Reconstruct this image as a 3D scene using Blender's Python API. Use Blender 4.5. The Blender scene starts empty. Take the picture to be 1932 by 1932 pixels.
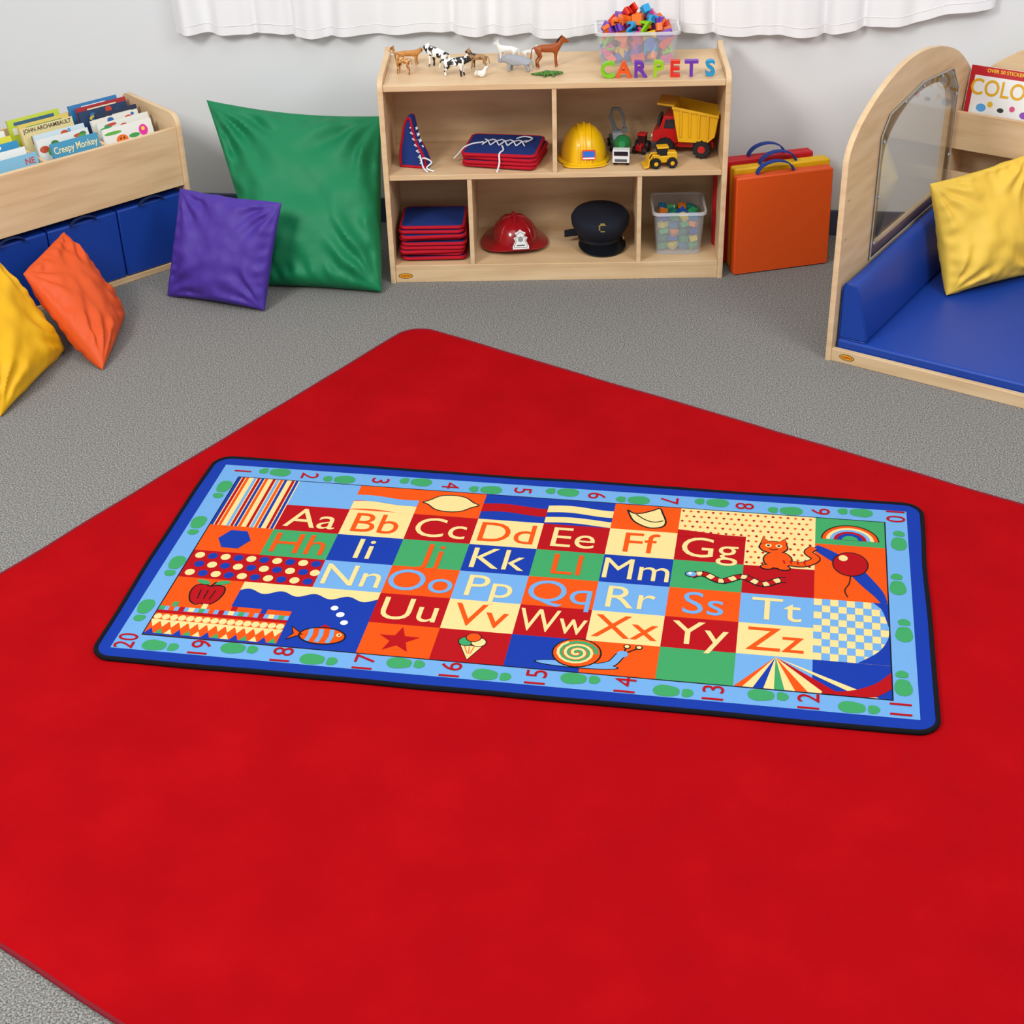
import bpy, bmesh, math, random
from mathutils import Vector, Matrix, noise
random.seed(4)
scn=bpy.context.scene
scn.view_settings.view_transform='Standard'
COL=scn.collection
pi=math.pi
def lin(h):
    h=h.lstrip('#'); o=[]
    for i in (0,2,4):
        c=int(h[i:i+2],16)/255; o.append(c/12.92 if c<=.04045 else ((c+.055)/1.055)**2.4)
    return (*o,1)
# ---------------------------------------------------------------- materials
_m={}
def base(name):
    m=bpy.data.materials.new(name); m.use_nodes=True; nt=m.node_tree
    return m,nt,nt.nodes['Principled BSDF']
def plain(h,rough=.5,bump=0,bs=200,spec=.4,coat=0,name=None):
    k=(h,rough,bump,bs,spec,coat)
    if k in _m: return _m[k]
    m,nt,b=base(name or 'mat_'+h.strip('#'))
    b.inputs['Base Color'].default_value=lin(h); b.inputs['Roughness'].default_value=rough
    b.inputs['Specular IOR Level'].default_value=spec
    b.inputs['Coat Weight'].default_value=coat
    if bump:
        tc=nt.nodes.new('ShaderNodeTexCoord'); n=nt.nodes.new('ShaderNodeTexNoise'); n.inputs['Scale'].default_value=bs
        n.inputs['Detail'].default_value=3
        bu=nt.nodes.new('ShaderNodeBump'); bu.inputs['Strength'].default_value=bump; bu.inputs['Distance'].default_value=.004
        nt.links.new(tc.outputs['Object'],n.inputs['Vector']); nt.links.new(n.outputs['Fac'],bu.inputs['Height']); nt.links.new(bu.outputs['Normal'],b.inputs['Normal'])
    _m[k]=m; return m
def mottled(name,stops,scale,rough=.9,bump=.3,bscale=None,stretch=(1,1,1),detail=4,spec=.2,bd=.004,coat=0):
    m,nt,b=base(name)
    tc=nt.nodes.new('ShaderNodeTexCoord'); mp=nt.nodes.new('ShaderNodeMapping'); mp.inputs['Scale'].default_value=stretch
    n=nt.nodes.new('ShaderNodeTexNoise'); n.inputs['Scale'].default_value=scale; n.inputs['Detail'].default_value=detail
    r=nt.nodes.new('ShaderNodeValToRGB'); e=r.color_ramp.elements
    e[0].position,e[0].color=stops[0][0],lin(stops[0][1]); e[1].position,e[1].color=stops[-1][0],lin(stops[-1][1])
    for p_,c_ in stops[1:-1]:
        x=e.new(p_); x.color=lin(c_)
    L=nt.links.new
    L(tc.outputs['Object'],mp.inputs['Vector']); L(mp.outputs['Vector'],n.inputs['Vector']); L(n.outputs['Fac'],r.inputs['Fac']); L(r.outputs['Color'],b.inputs['Base Color'])
    b.inputs['Roughness'].default_value=rough; b.inputs['Specular IOR Level'].default_value=spec
    if bump:
        n2=nt.nodes.new('ShaderNodeTexNoise'); n2.inputs['Scale'].default_value=bscale or scale; n2.inputs['Detail'].default_value=2
        L(tc.outputs['Object'],n2.inputs['Vector'])
        bu=nt.nodes.new('ShaderNodeBump'); bu.inputs['Strength'].default_value=bump; bu.inputs['Distance'].default_value=bd
        L(n2.outputs['Fac'],bu.inputs['Height']); L(bu.outputs['Normal'],b.inputs['Normal'])
    return m
WOOD=mottled('birch_plywood',[(.3,'#ccaa80'),(.5,'#d9ba91'),(.7,'#e0c49c')],3.5,.42,0,stretch=(1,1,7),spec=.4,detail=6)
WOODX=mottled('birch_grain_horizontal',[(.3,'#caa77c'),(.5,'#d7b78d'),(.7,'#dfc29a')],3.0,.42,0,stretch=(1,4,9),spec=.4,detail=6)
FLOORM=mottled('grey_loop_carpet',[(.34,'#555452'),(.5,'#7a7875'),(.66,'#a09e99')],230,.95,.45,230,detail=2,bd=.004)
REDC=mottled('red_carpet_pile',[(.35,'#9c040c'),(.55,'#a2050d'),(.75,'#a8070f')],5,.95,.35,420,detail=10,spec=.05)
WALLM=plain('#dcdedf',.85,.05,60,.2,name='white_wall_paint')
def glassy(name,h,alpha,rough=.15):
    m=bpy.data.materials.new(name); m.use_nodes=True; nt=m.node_tree; nt.nodes.remove(nt.nodes['Principled BSDF'])
    out=nt.nodes['Material Output']; t=nt.nodes.new('ShaderNodeBsdfTransparent'); t.inputs[0].default_value=(.98,.985,.99,1)
    g=nt.nodes.new('ShaderNodeBsdfPrincipled'); g.inputs['Base Color'].default_value=lin(h); g.inputs['Roughness'].default_value=rough
    mx=nt.nodes.new('ShaderNodeMixShader'); mx.inputs[0].default_value=alpha
    L=nt.links.new; L(t.outputs[0],mx.inputs[1]); L(g.outputs[0],mx.inputs[2]); L(mx.outputs[0],out.inputs['Surface'])
    return m
def acrylic():
    m=bpy.data.materials.new('clear_acrylic'); m.use_nodes=True; nt=m.node_tree; nt.nodes.remove(nt.nodes['Principled BSDF'])
    t=nt.nodes.new('ShaderNodeBsdfTransparent'); t.inputs[0].default_value=(.95,.965,.965,1)
    g=nt.nodes.new('ShaderNodeBsdfGlossy'); g.inputs['Roughness'].default_value=.02
    f=nt.nodes.new('ShaderNodeFresnel'); f.inputs[0].default_value=1.6
    mx=nt.nodes.new('ShaderNodeMixShader'); L=nt.links.new
    L(f.outputs[0],mx.inputs[0]); L(t.outputs[0],mx.inputs[1]); L(g.outputs[0],mx.inputs[2]); L(mx.outputs[0],nt.nodes['Material Output'].inputs['Surface'])
    return m
ACRYL=acrylic()
ACRED=glassy('acrylic_edge','#c4cdd0',.6,.1)
BINM=glassy('translucent_plastic','#e6e9ee',.17,.2)
RIMM=glassy('translucent_plastic_rim','#e9ecf0',.55,.2)
def curtain_mat():
    m=bpy.data.materials.new('sheer_white_cotton'); m.use_nodes=True; nt=m.node_tree; b=nt.nodes['Principled BSDF']
    b.inputs['Base Color'].default_value=lin('#fcfcfd'); b.inputs['Roughness'].default_value=.9
    t=nt.nodes.new('ShaderNodeBsdfTranslucent'); t.inputs[0].default_value=(.98,.98,.99,1)
    mx=nt.nodes.new('ShaderNodeMixShader'); mx.inputs[0].default_value=.2
    L=nt.links.new; L(b.outputs[0],mx.inputs[1]); L(t.outputs[0],mx.inputs[2]); L(mx.outputs[0],nt.nodes['Material Output'].inputs['Surface'])
    return m
# ---------------------------------------------------------------- mesh builder
def T(x=0,y=0,z=0): return Matrix.Translation((x,y,z))
def RX(a): return Matrix.Rotation(a,4,'X')
def RY(a): return Matrix.Rotation(a,4,'Y')
def RZ(a): return Matrix.Rotation(a,4,'Z')
def S(x,y,z): return Matrix.Diagonal((x,y,z,1))
I4=Matrix.Identity(4)
_tx={}
def txt(s,size=1,ext=0,off=0):
    k=(s,size,ext,off)
    if k in _tx: return _tx[k]
    c=bpy.data.curves.new('t','FONT'); c.body=s; c.size=size; c.extrude=ext; c.offset=off; c.resolution_u=4
    o=bpy.data.objects.new('t',c); COL.objects.link(o)
    dg=bpy.context.evaluated_depsgraph_get(); dg.update()
    me=bpy.data.meshes.new_from_object(o.evaluated_get(dg))
    v=[x.co.copy() for x in me.vertices]; f=[tuple(p.vertices) for p in me.polygons]
    bpy.data.objects.remove(o); bpy.data.curves.remove(c); bpy.data.meshes.remove(me)
    lo=Vector([min(a[i] for a in v) for i in range(3)]); hi=Vector([max(a[i] for a in v) for i in range(3)]); m=(lo+hi)/2
    v=[a-m for a in v]
    _tx[k]=(v,f,hi-lo,m); return _tx[k]
def plate(loops,th,bev=0):
    c=bpy.data.curves.new('p','CURVE'); c.dimensions='2D'; c.fill_mode='BOTH'; c.extrude=th/2-bev; c.bevel_depth=bev; c.bevel_resolution=1
    for lp in loops:
        sp=c.splines.new('POLY'); sp.points.add(len(lp)-1); sp.use_cyclic_u=True
        for i,(x,y) in enumerate(lp): sp.points[i].co=(x,y,0,1)
    o=bpy.data.objects.new('p',c); COL.objects.link(o)
    dg=bpy.context.evaluated_depsgraph_get(); dg.update()
    me=bpy.data.meshes.new_from_object(o.evaluated_get(dg))
    v=[x.co.copy() for x in me.vertices]; f=[tuple(p.vertices) for p in me.polygons]
    bpy.data.objects.remove(o); bpy.data.curves.remove(c); bpy.data.meshes.remove(me)
    return v,f
class MB:
    def __init__(s): s.v=[];s.f=[];s.mi=[];s.sm=[];s.mats=[]
    def idx(s,m):
        if m not in s.mats: s.mats.append(m)
        return s.mats.index(m)
    def add(s,v,f,m,M=I4,smooth=False):
        n=len(s.v); s.v+= [M@Vector(a) for a in v]; k=s.idx(m)
        for a in f: s.f.append(tuple(i+n for i in a)); s.mi.append(k); s.sm.append(smooth)
        return s
    def box(s,x0,x1,y0,y1,z0,z1,m,M=I4):
        v=[(x,y,z) for x in (x0,x1) for y in (y0,y1) for z in (z0,z1)]
        return s.add(v,[(0,1,3,2),(4,6,7,5),(0,4,5,1),(2,3,7,6),(0,2,6,4),(1,5,7,3)],m,M)
    def lathe(s,prof,m,M=I4,seg=32,smooth=True):
        v=[];f=[]
        for r,z in prof:
            for i in range(seg):
                a=2*pi*i/seg; v.append((r*math.cos(a),r*math.sin(a),z))
        for j in range(len(prof)-1):
            for i in range(seg):
                k=(i+1)%seg; f.append((j*seg+i,j*seg+k,(j+1)*seg+k,(j+1)*seg+i))
        if prof[0][0]>1e-6: f.append(tuple(reversed(range(seg))))
        if prof[-1][0]>1e-6: f.append(tuple((len(prof)-1)*seg+i for i in range(seg)))
        return s.add(v,f,m,M,smooth)
    def cyl(s,r,h,m,M=I4,r2=None,seg=24): return s.lathe([(r,0),(r if r2 is None else r2,h)],m,M,seg)
    def sph(s,rx,ry,rz,m,M=I4,seg=20,lo=-90,hi=90):
        n=10; return s.lathe([(max(math.cos(math.radians(lo+(hi-lo)*i/n)),1e-7),math.sin(math.radians(lo+(hi-lo)*i/n))) for i in range(n+1)],m,M@S(rx,ry,rz),seg)
    def tube(s,pts,r,m,M=I4,seg=8,closed=False):
        pts=[Vector(p) for p in pts]; n=len(pts); v=[];f=[]
        rr=r if isinstance(r,(list,tuple)) else [r]*n
        up=Vector((0,0,1)); prev=None
        for i,p in enumerate(pts):
            a=pts[i-1] if (i>0 or closed) else p; b=pts[(i+1)%n] if (i<n-1 or closed) else p
            t=(b-a).normalized()
            if prev is None:
                x=t.cross(up); 
                if x.length<1e-3: x=t.cross(Vector((1,0,0)))
            else: x=prev-t*prev.dot(t)
            x.normalize(); prev=x; y=t.cross(x)
            for k in range(seg):
                an=2*pi*k/seg; v.append(p+(x*math.cos(an)+y*math.sin(an))*rr[i])
        for i in range(n if closed else n-1):
            j=(i+1)%n
            for k in range(seg):
                l=(k+1)%seg; f.append((i*seg+k,i*seg+l,j*seg+l,j*seg+k))
        if not closed: f.append(tuple(reversed(range(seg)))); f.append(tuple((n-1)*seg+k for k in range(seg)))
        return s.add(v,f,m,M,True)
    def prism(s,poly,z0,z1,m,M=I4,smooth=False):
        n=len(poly); v=[(x,y,z0) for x,y in poly]+[(x,y,z1) for x,y in poly]
        return s.add(v,[tuple(reversed(range(n))),tuple(range(n,2*n))]+[(i,(i+1)%n,(i+1)%n+n,i+n) for i in range(n)],m,M,smooth)
    def text(s,t,size,m,M=I4,ext=0,off=0,w=None,baseline=False):
        v,f,d,c=txt(t,1,ext/size,off); k=size
        kx=k if w is None else min(k,w/max(d[0],1e-6)); dy=c[1]*k if baseline else 0
        return s.add([(a[0]*kx,a[1]*k+dy,a[2]*k) for a in v],f,m,M)
    def obj(s,name,parent=None,M=None,bevel=0,seg=2,sub=0,label=None):
        me=bpy.data.meshes.new(name); me.from_pydata([tuple(a) for a in s.v],[],s.f)
        for m in s.mats: me.materials.append(m)
        for p,k,q in zip(me.polygons,s.mi,s.sm): p.material_index=k; p.use_smooth=q
        bm=bmesh.new(); bm.from_mesh(me); bmesh.ops.recalc_face_normals(bm,faces=bm.faces); bm.to_mesh(me); bm.free()
        try: me.set_sharp_from_angle(angle=math.radians(42))
        except Exception: pass
        o=bpy.data.objects.new(name,me); COL.objects.link(o)
        if parent: o.parent=parent
        if M is not None: o.matrix_local=M
        if bevel:
            b=o.modifiers.new('bevel','BEVEL'); b.width=bevel; b.segments=seg; b.limit_method='ANGLE'; b.angle_limit=math.radians(40)
        if label: o['label']=label
        return o
def tag(o,label,cat,group=None):
    o['label']=label;o['category']=cat
    if group:o['group']=group
    return o
def root(name,M,label,cat,group=None):
    e=bpy.data.objects.new(name,None); e.empty_display_size=.05; COL.objects.link(e); e.matrix_world=M
    return tag(e,label,cat,group)
def rrect(w,h,r,n=6,wob=0):
    p=[]
    for cx,cy,a0 in ((w/2-r,h/2-r,0),(-w/2+r,h/2-r,90),(-w/2+r,-h/2+r,180),(w/2-r,-h/2+r,270)):
        for i in range(n+1):
            a=math.radians(a0+90*i/n); p.append((cx+r*math.cos(a),cy+r*math.sin(a)))
    if wob:
        q=[]
        for i in range(len(p)):
            a=Vector(p[i]);b=Vector(p[(i+1)%len(p)]); n_=max(1,int((b-a).length/.06))
            for k in range(n_):
                c=a.lerp(b,k/n_); nv=noise.noise_vector(Vector((c.x*4,c.y*4,3)))*wob; q.append((c.x+nv.x,c.y+nv.y))
        p=q
    return p
def crv(p,n=6):
    o=[]
    for i in range(len(p)-1):
        P=[Vector(p[max(i-1,0)]),Vector(p[i]),Vector(p[i+1]),Vector(p[min(i+2,len(p)-1)])]
        for k in range(n):
            t=k/n; o.append(tuple(.5*((2*P[1])+(P[2]-P[0])*t+(2*P[0]-5*P[1]+4*P[2]-P[3])*t*t+(3*P[1]-P[0]-3*P[2]+P[3])*t**3)))
    return o+[tuple(p[-1])]
# ---------------------------------------------------------------- camera
cd=bpy.data.cameras.new('camera'); cam=bpy.data.objects.new('camera',cd); COL.objects.link(cam); scn.camera=cam
yw,pt,rl=-.03751,.56935,-.03122
fw=Vector((math.sin(yw)*math.cos(pt),math.cos(yw)*math.cos(pt),-math.sin(pt))); rt=Vector((math.cos(yw),-math.sin(yw),0)); up=rt.cross(fw)
r_=math.cos(rl)*rt+math.sin(rl)*up; u_=-math.sin(rl)*rt+math.cos(rl)*up
Mc=Matrix((( r_.x,u_.x,-fw.x,.62023),(r_.y,u_.y,-fw.y,-5.3188),(r_.z,u_.z,-fw.z,2.39426),(0,0,0,1)))
cam.matrix_world=Mc; cd.sensor_width=36; cd.lens=2949.46/1932*36
# ---------------------------------------------------------------- room
def struct(o): o['kind']='structure'; return o
def wy(x): return .39-.12*(x-1.7)
WA=math.atan(-.12)
struct(MB().box(-4,5.5,-6.5,1.3,-.05,0,FLOORM).obj('floor'))
MWALL=T(1.7,.39,0)@RZ(WA)
struct(MB().box(-5.2,4.2,0,.1,0,2.7,WALLM).obj('wall_back',M=MWALL))
struct(MB().box(-5.2,4.2,-.012,0,0,.1,plain('#465066',.6,name='slate_baseboard')).obj('baseboard_back',M=MWALL,bevel=.003))
def curtain():
    N,K=420,26; v=[];f=[]
    x0,x1=-2.55,.47
    for j in range(K+1):
        tz=j/K
        for i in range(N+1):
            s=i/N; x=x0+(x1-x0)*s
            hem=.748+.044*s+.006*math.sin(s*23)+.005*math.sin(s*61)
            if s>.8: hem+=.10*((s-.8)/.2)**1.6
            z=hem+(1.75-hem)*tz
            ph=s*118+2.4*math.sin(s*11)+1.3*math.sin(s*29+1)+.5*math.sin(tz*3+s*9)
            a=(.016+.011*math.sin(s*31+1)+.007*math.sin(s*57))*(1-.2*tz)
            y=-.05+a*math.sin(ph)+.006*math.sin(ph*.37+2)+.005*math.sin(ph*2.3)
            v.append((x+.012*math.cos(ph)*(1-tz)-(.02*tz if s<.05 else 0),min(y,-.008),z))
    W=N+1
    for j in range(K):
        for i in range(N): f.append((j*W+i,j*W+i+1,(j+1)*W+i+1,(j+1)*W+i))
    o=MB().add(v,f,curtain_mat(),I4,True).obj('curtain',M=MWALL)
    pts=[(a[0],a[1]-.0015,a[2]+.034) for a in v[:W:2]]
    MB().tube(pts,.0008,plain('#e2e2e6',.9),seg=4).obj('hem_stitch',parent=o)
    tag(o,'sheer white gathered curtain hanging over the wall','curtain')
    rod=MB().tube([(x0-.1,-.055,1.775),(x1+.1,-.055,1.775)],.012,plain('#cccccc',.4),seg=12)
    for xx in (x0-.05,x1+.05): rod.box(xx-.01,xx+.01,-.06,0,1.76,1.80,plain('#cccccc',.4))
    tag(rod.obj('curtain_rod',M=MWALL),'slim metal rod carrying the white curtain','curtain rod')
curtain()
# ---------------------------------------------------------------- red carpet
e1=Vector((-.558,-.830)).normalized(); e2=Vector((.830,-.558)).normalized()
Cn=Vector((.112,-.375)); Lc,Wc=2.67,4.1
cc_=Cn+e1*Lc/2+e2*Wc/2
MR=Matrix(((e2.x,-e1.x,0,cc_.x),(e2.y,-e1.y,0,cc_.y),(0,0,1,0),(0,0,0,1)))
rc=MB().prism(rrect(Wc,Lc,.09,8,wob=.006),.0005,.008,REDC).obj('area_carpet',M=MR,bevel=.002)
tag(rc,'large plain red carpet with rounded corners lying on grey carpet','carpet')
MB().tube([(x,y,.0055) for x,y in rrect(Wc+.004,Lc+.004,.09,8,wob=.006)],.0052,plain('#7c0a1c',.9,.4,500),seg=8,closed=True).obj('carpet_binding',parent=rc,label='dark red stitched edge binding')
# ---------------------------------------------------------------- alphabet rug
def cloth(h): return plain(h,.95,.5,420,.1)
BLUE,LB,RED,ORG,CRM,GRN,BLK,WHT=[cloth(h) for h in ('#163699','#6a9dd0','#a80e17','#dc4e10','#e2c988','#3c965c','#18181c','#e4e4e4')]
RW,RH=2.075,.9895
MRUG=T(.53219,-1.92218,0)@RZ(-.15246)
rb=MB().prism(rrect(RW-.012,RH-.012,.05,8,wob=.006),.0085,.0165,BLUE)
A=MB()
ZT=.0168
_cnt=[0]
def zl(l): _cnt[0]+=1; return ZT+l*.0003+_cnt[0]*2.5e-7
def poly(p,c,l=0): z=zl(l); A.add([(x,y,z) for x,y in p],[tuple(range(len(p)))],c)
def rect(x0,x1,y0,y1,c,l=0): poly([(x0,y0),(x1,y0),(x1,y1),(x0,y1)],c,l)
def ell(cx,cy,rx,ry,c,l=0,a0=0,a1=360,n=28,rot=0):
    pts=[]
    for i in range(n+(0 if a1-a0>=360 else 1)):
        a=math.radians(a0+(a1-a0)*i/n); x,y=rx*math.cos(a),ry*math.sin(a)
        pts.append((cx+x*math.cos(rot)-y*math.sin(rot),cy+x*math.sin(rot)+y*math.cos(rot)))
    poly(pts,c,l); return pts
def strk(p,w,c,l=1,closed=False):
    n=len(p); ww=w if isinstance(w,(list,tuple)) else [w]*n; L=[];R=[]
    for i in range(n):
        a=Vector(p[i-1] if (i>0 or closed) else p[i]); b=Vector(p[(i+1)%n] if (i<n-1 or closed) else p[i])
        t=(b-a).normalized(); q=Vector((-t.y,t.x))*ww[i]/2; P=Vector(p[i]); L.append(P+q); R.append(P-q)
    z=zl(l)
    v=[(a.x,a.y,z+(i%n)*2e-7) for i,a in enumerate(L+R)]; f=[]
    for i in range(n if closed else n-1): j=(i+1)%n; f.append((i,j,j+n,i+n))
    A.add(v,f,c)
CW,RHT=.186,.1285
def X(c,u=0): return -.93+CW*(c+u)
def Y(r,v=1): return .3855-RHT*r-(1-v)*RHT
def cell(c,r,col,w=1,h=1,l=1): rect(X(c),X(c+w),Y(r+h-1,0),Y(r,1),col,l)
rect(-.992,.992,-.45,.45,LB,0)
rect(-.9335,.9335,-.389,.389,BLK,.6)
cell(0,0,CRM,1,2); cell(1,0,LB); cell(2,0,ORG); cell(3,0,ORG); cell(4,0,BLUE); cell(5,0,BLUE); cell(6,0,ORG); cell(7,0,CRM,2,1); cell(9,0,GRN)
for i,c in enumerate((RED,CRM,RED,CRM,RED,CRM,RED)): cell(1+i,1,c)
cell(8,1,CRM); cell(9,1,ORG,1,2)
for i,c in enumerate((ORG,GRN,BLUE,GRN,BLUE,GRN,BLUE,GRN,RED)): cell(i,2,c)
cell(0,3,RED,2,1)
for i,c in enumerate((LB,ORG,LB,ORG,LB,ORG,LB)): cell(2+i,3,c)
cell(9,3,CRM,1,2); cell(0,4,ORG); cell(1,4,BLUE,2,2)
for i,c in enumerate((RED,CRM,RED,CRM,RED,CRM)): cell(3+i,4,c)
for i,c in enumerate((ORG,RED,BLUE,ORG,GRN,LB,BLUE)): cell(3+i,5,c)
for r,st,strg in ((1,1,'ABCDEFG'),(2,1,'HIJKLM'),(3,2,'NOPQRST'),(4,3,'UVWXYZ')):
    for i,ch in enumerate(strg):
        c=st+i
        col={1:(CRM,ORG),4:(CRM,ORG),2:(ORG,CRM),3:(CRM,LB)}[r][i%2]
        A.text(ch+ch.lower(),.137,col,T(X(c,.5),Y(r,.5)-.045,ZT+.001),off=0,w=.176,baseline=True)
for i in range(16): rect(X(0,i/16),X(0,(i+.72)/16),Y(1,0),Y(0,1),[BLUE,RED,ORG,CRM,LB,RED,BLUE,ORG,CRM,RED,LB,ORG,BLUE,CRM,RED,BLUE][i],2)
def wave(c0,c1,y,amp,k,n=30,ph=0): return [(c0+(c1-c0)*i/n,y+amp*math.sin(ph+k*i/n)) for i in range(n+1)]
def band(c0,c1,ya,yb,amp,k,col,l=2,ph=0): poly(wave(c0,c1,ya,amp,k,ph=ph)+wave(c0,c1,yb,amp,k,ph=ph)[::-1],col,l)
band(X(2),X(3),Y(0,.02),Y(0,.34),.006,5,CRM); band(X(2),X(3),Y(0,.34),Y(0,.58),.006,5,LB,ph=.6)
band(X(4),X(5),Y(0,.3),Y(0,.62),.006,5,RED)
band(X(5),X(6),Y(0,.45),Y(0,.72),.006,5,CRM); band(X(5),X(6),Y(0,.04),Y(0,.26),.006,4,CRM)
lem=crv([(.06,.5),(.16,.6),(.3,.8),(.5,.86),(.7,.8),(.84,.62),(.94,.52),(.84,.42),(.7,.24),(.5,.18),(.3,.24),(.16,.42),(.06,.5)],4)[:-1]
lem=[(X(3,a),Y(0,b)) for a,b in lem]; poly(lem,CRM,2); strk(lem,.004,BLK,3,True)
q=crv([(.2,.78),(.3,.66),(.42,.68),(.58,.82),(.68,.92),(.74,.7),(.8,.4),(.76,.2),(.6,.12),(.45,.2),(.3,.4),(.2,.78)],5)[:-1]
q=[(X(6,a),Y(0,b)) for a,b in q]; poly(q,CRM,2); strk(q,.005,BLK,3,True); strk(crv([(X(6,.34),Y(0,.62)),(X(6,.5),Y(0,.42)),(X(6,.64),Y(0,.36)),(X(6,.76),Y(0,.44))]),.004,BLK,3)
for r,c0,c1 in ((0,7,9),(1,8,9)):
    ny=5
    for j in range(ny):
        nx=int((c1-c0)*9)
        for i in range(nx):
            x=X(c0)+(i+.35+.5*(j%2))*(X(c1)-X(c0))/nx; y=Y(r,(j+.5)/ny)
            if x<X(c1)-.006: poly([(x-.005,y),(x,y-.006),(x+.005,y),(x,y+.006)],ORG if (i+j)%2 else RED,2)
poly(wave(X(7),X(8),Y(0,.1),.007,3.2,ph=2)+[(X(8),Y(1,.9)),(X(7),Y(1,.9))],RED,3)
for i,(rr,c) in enumerate(((.075,ORG),(.064,CRM),(.054,LB),(.044,RED),(.034,BLUE),(.022,GRN))):
    ell(X(9,.5),Y(0,.2),rr,rr*.95,c,2+i*.5,0,180)
strk([(X(9,.5)+.076*math.cos(a*pi/20),Y(0,.2)+.072*math.sin(a*pi/20)) for a in range(21)],.003,BLK,6)
cx,cy=X(8,.45),Y(1,.35)
tail=crv([(cx+.02,cy-.02),(cx+.07,cy-.025),(cx+.105,cy+.005),(cx+.085,cy+.035),(cx+.1,cy+.06)])
strk(tail,.026,BLK,4); strk(tail,.019,ORG,5)
for k,(c,l,e) in enumerate(((BLK,4,.004),(ORG,5,0))):
    ell(cx+.005,cy-.012,.036+e,.038+e,c,l); ell(cx-.008,cy+.048,.036+e,.027+e,c,l)
    for s in (-1,1): poly([(cx-.008+s*(.034+e),cy+.055),(cx-.008+s*.03,cy+.09+e),(cx-.008+s*.008,cy+.07)],c,l)
    for s in (-.022,.022): ell(cx+s,cy-.048,.015+e,.009+e,c,l)
for s in (-1,1):
    ell(cx-.008+s*.014,cy+.054,.009,.008,CRM,6); ell(cx-.008+s*.014,cy+.054,.004,.004,BLK,7)
strk([(cx-.02,cy+.038),(cx-.008,cy+.034),(cx+.004,cy+.038)],.003,BLK,7)
for i in range(4): strk([(cx+.02+i*.018,cy-.012),(cx+.024+i*.018,cy-.028)],.004,RED,6.5)
wp=[(X(7,.28)+i*.0145,Y(2,.45)+.014*math.sin(i*.85)) for i in range(18)]
strk(wp,.026,BLK,3)
for i in range(17): strk(wp[i:i+2],.018,CRM if i%2 else RED,4)
ell(wp[0][0],wp[0][1]+.008,.017,.014,BLK,3.5); ell(wp[0][0],wp[0][1]+.008,.014,.011,LB,4.5); ell(wp[0][0]-.003,wp[0][1]+.01,.005,.005,WHT,5)
sw=crv([(X(9,0),Y(1,.86)),(X(9,.2),Y(1,.62)),(X(9,.5),Y(1,.2)),(X(9,.74),Y(2,.65)),(X(9,.88),Y(2,.3)),(X(9,.955),Y(2,.0))]); strk(sw,[.012+.03*math.sin(pi*min(1,(i+4)/(len(sw)+4))) for i in range(len(sw))],BLUE,2)
p=ell(X(9,.5),Y(1,.3),.046,.055,RED,4); strk(p,.003,BLK,5,True); ell(X(9,.4),Y(1,.5),.012,.014,CRM,6)
strk(crv([(X(9,.5),Y(1,-.13)),(X(9,.48),Y(2,.6)),(X(9,.42),Y(2,.35)),(X(9,.46),Y(2,.12))]),.003,BLK,5)
hx=[(X(0,.5)+.047*math.cos(a*pi/3),Y(2,.5)+.05*math.sin(a*pi/3)) for a in range(6)]; poly(hx,BLUE,2)
for j in range(3):
    for i in range(10): ell(X(0)+.024+i*.0365+(.012 if j%2 else 0)-.004*(i==9 and j==1),Y(3,.18+j*.32),.0135,.0145,[CRM,BLUE][(i+j)%2],2,n=16)
ax,ay=X(0,.55),Y(4,.45)
ap=[(0,.036),(.018,.044),(.04,.036),(.045,.005),(.034,-.03),(.014,-.046),(0,-.04),(-.014,-.046),(-.034,-.03),(-.045,.005),(-.04,.036),(-.018,.044),(0,.036)]
ap=[(ax+a,ay+b) for a,b in crv(ap,4)[:-1]]; poly(ap,RED,2); strk(ap,.004,BLK,3,True)
strk([(ax,ay+.036),(ax+.01,ay+.058)],.005,BLK,4); ell(ax+.028,ay+.056,.02,.009,GRN,4,rot=.3); ell(ax-.024,ay+.054,.02,.009,GRN,4,rot=-.3)
for d in (-.02,0,.02): strk([(ax+d,ay+.02),(ax+d*.8,ay-.02)],.003,BLK,4)
poly(wave(X(1),X(3),Y(4,.7),.009,26,60)+[(X(3),Y(4,1)),(X(1),Y(4,1))],CRM,2)
for bx,by,br in ((.30,.35,.010),(.42,.15,.011),(.52,-.1,.010)): ell(X(2,bx+.15),Y(4,by),br,br,WHT,3,n=14)
x0,x1=X(0),X(1,.88)
rect(x0,x1,Y(5,0),Y(4,.12),ORG,2)
rect(x0,x1,Y(5,.82),Y(5,.96),LB,3)
for i in range(13): rect(x0+(x1-x0)*i/13,x0+(x1-x0)*(i+.55)/13,Y(5,.82),Y(5,.96),[GRN,ORG,RED,CRM][i%4],4)
rect(x0,x1,Y(5,.72),Y(5,.82),RED,3)
for i in range(16): ell(x0+(x1-x0)*(i+.5)/16,Y(5,.6),.0105,.012,CRM,3,n=14)
for i in range(14): poly([(x0+(x1-x0)*i/14,Y(5,.46)),(x0+(x1-x0)*(i+1)/14,Y(5,.46)),(x0+(x1-x0)*(i+.5)/14,Y(5,.26))],CRM,3)
rect(x0,x1,Y(5,.44),Y(5,.5),CRM,3)
for i in range(14): poly([(x0+(x1-x0)*i/14,Y(5,.03)),(x0+(x1-x0)*(i+1)/14,Y(5,.03)),(x0+(x1-x0)*(i+.5)/14,Y(5,.22))],[BLUE,GRN,CRM][i%3],3)
rect(x0,x1,Y(5,0),Y(5,.05),BLUE,4)
for i in range(4): rect(x0+.03+i*.08,x0+.045+i*.08,Y(5,.96),Y(4,.12),[GRN,CRM,RED,BLUE][i],4)
fx,fy=X(2,.45),Y(5,.42)
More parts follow.
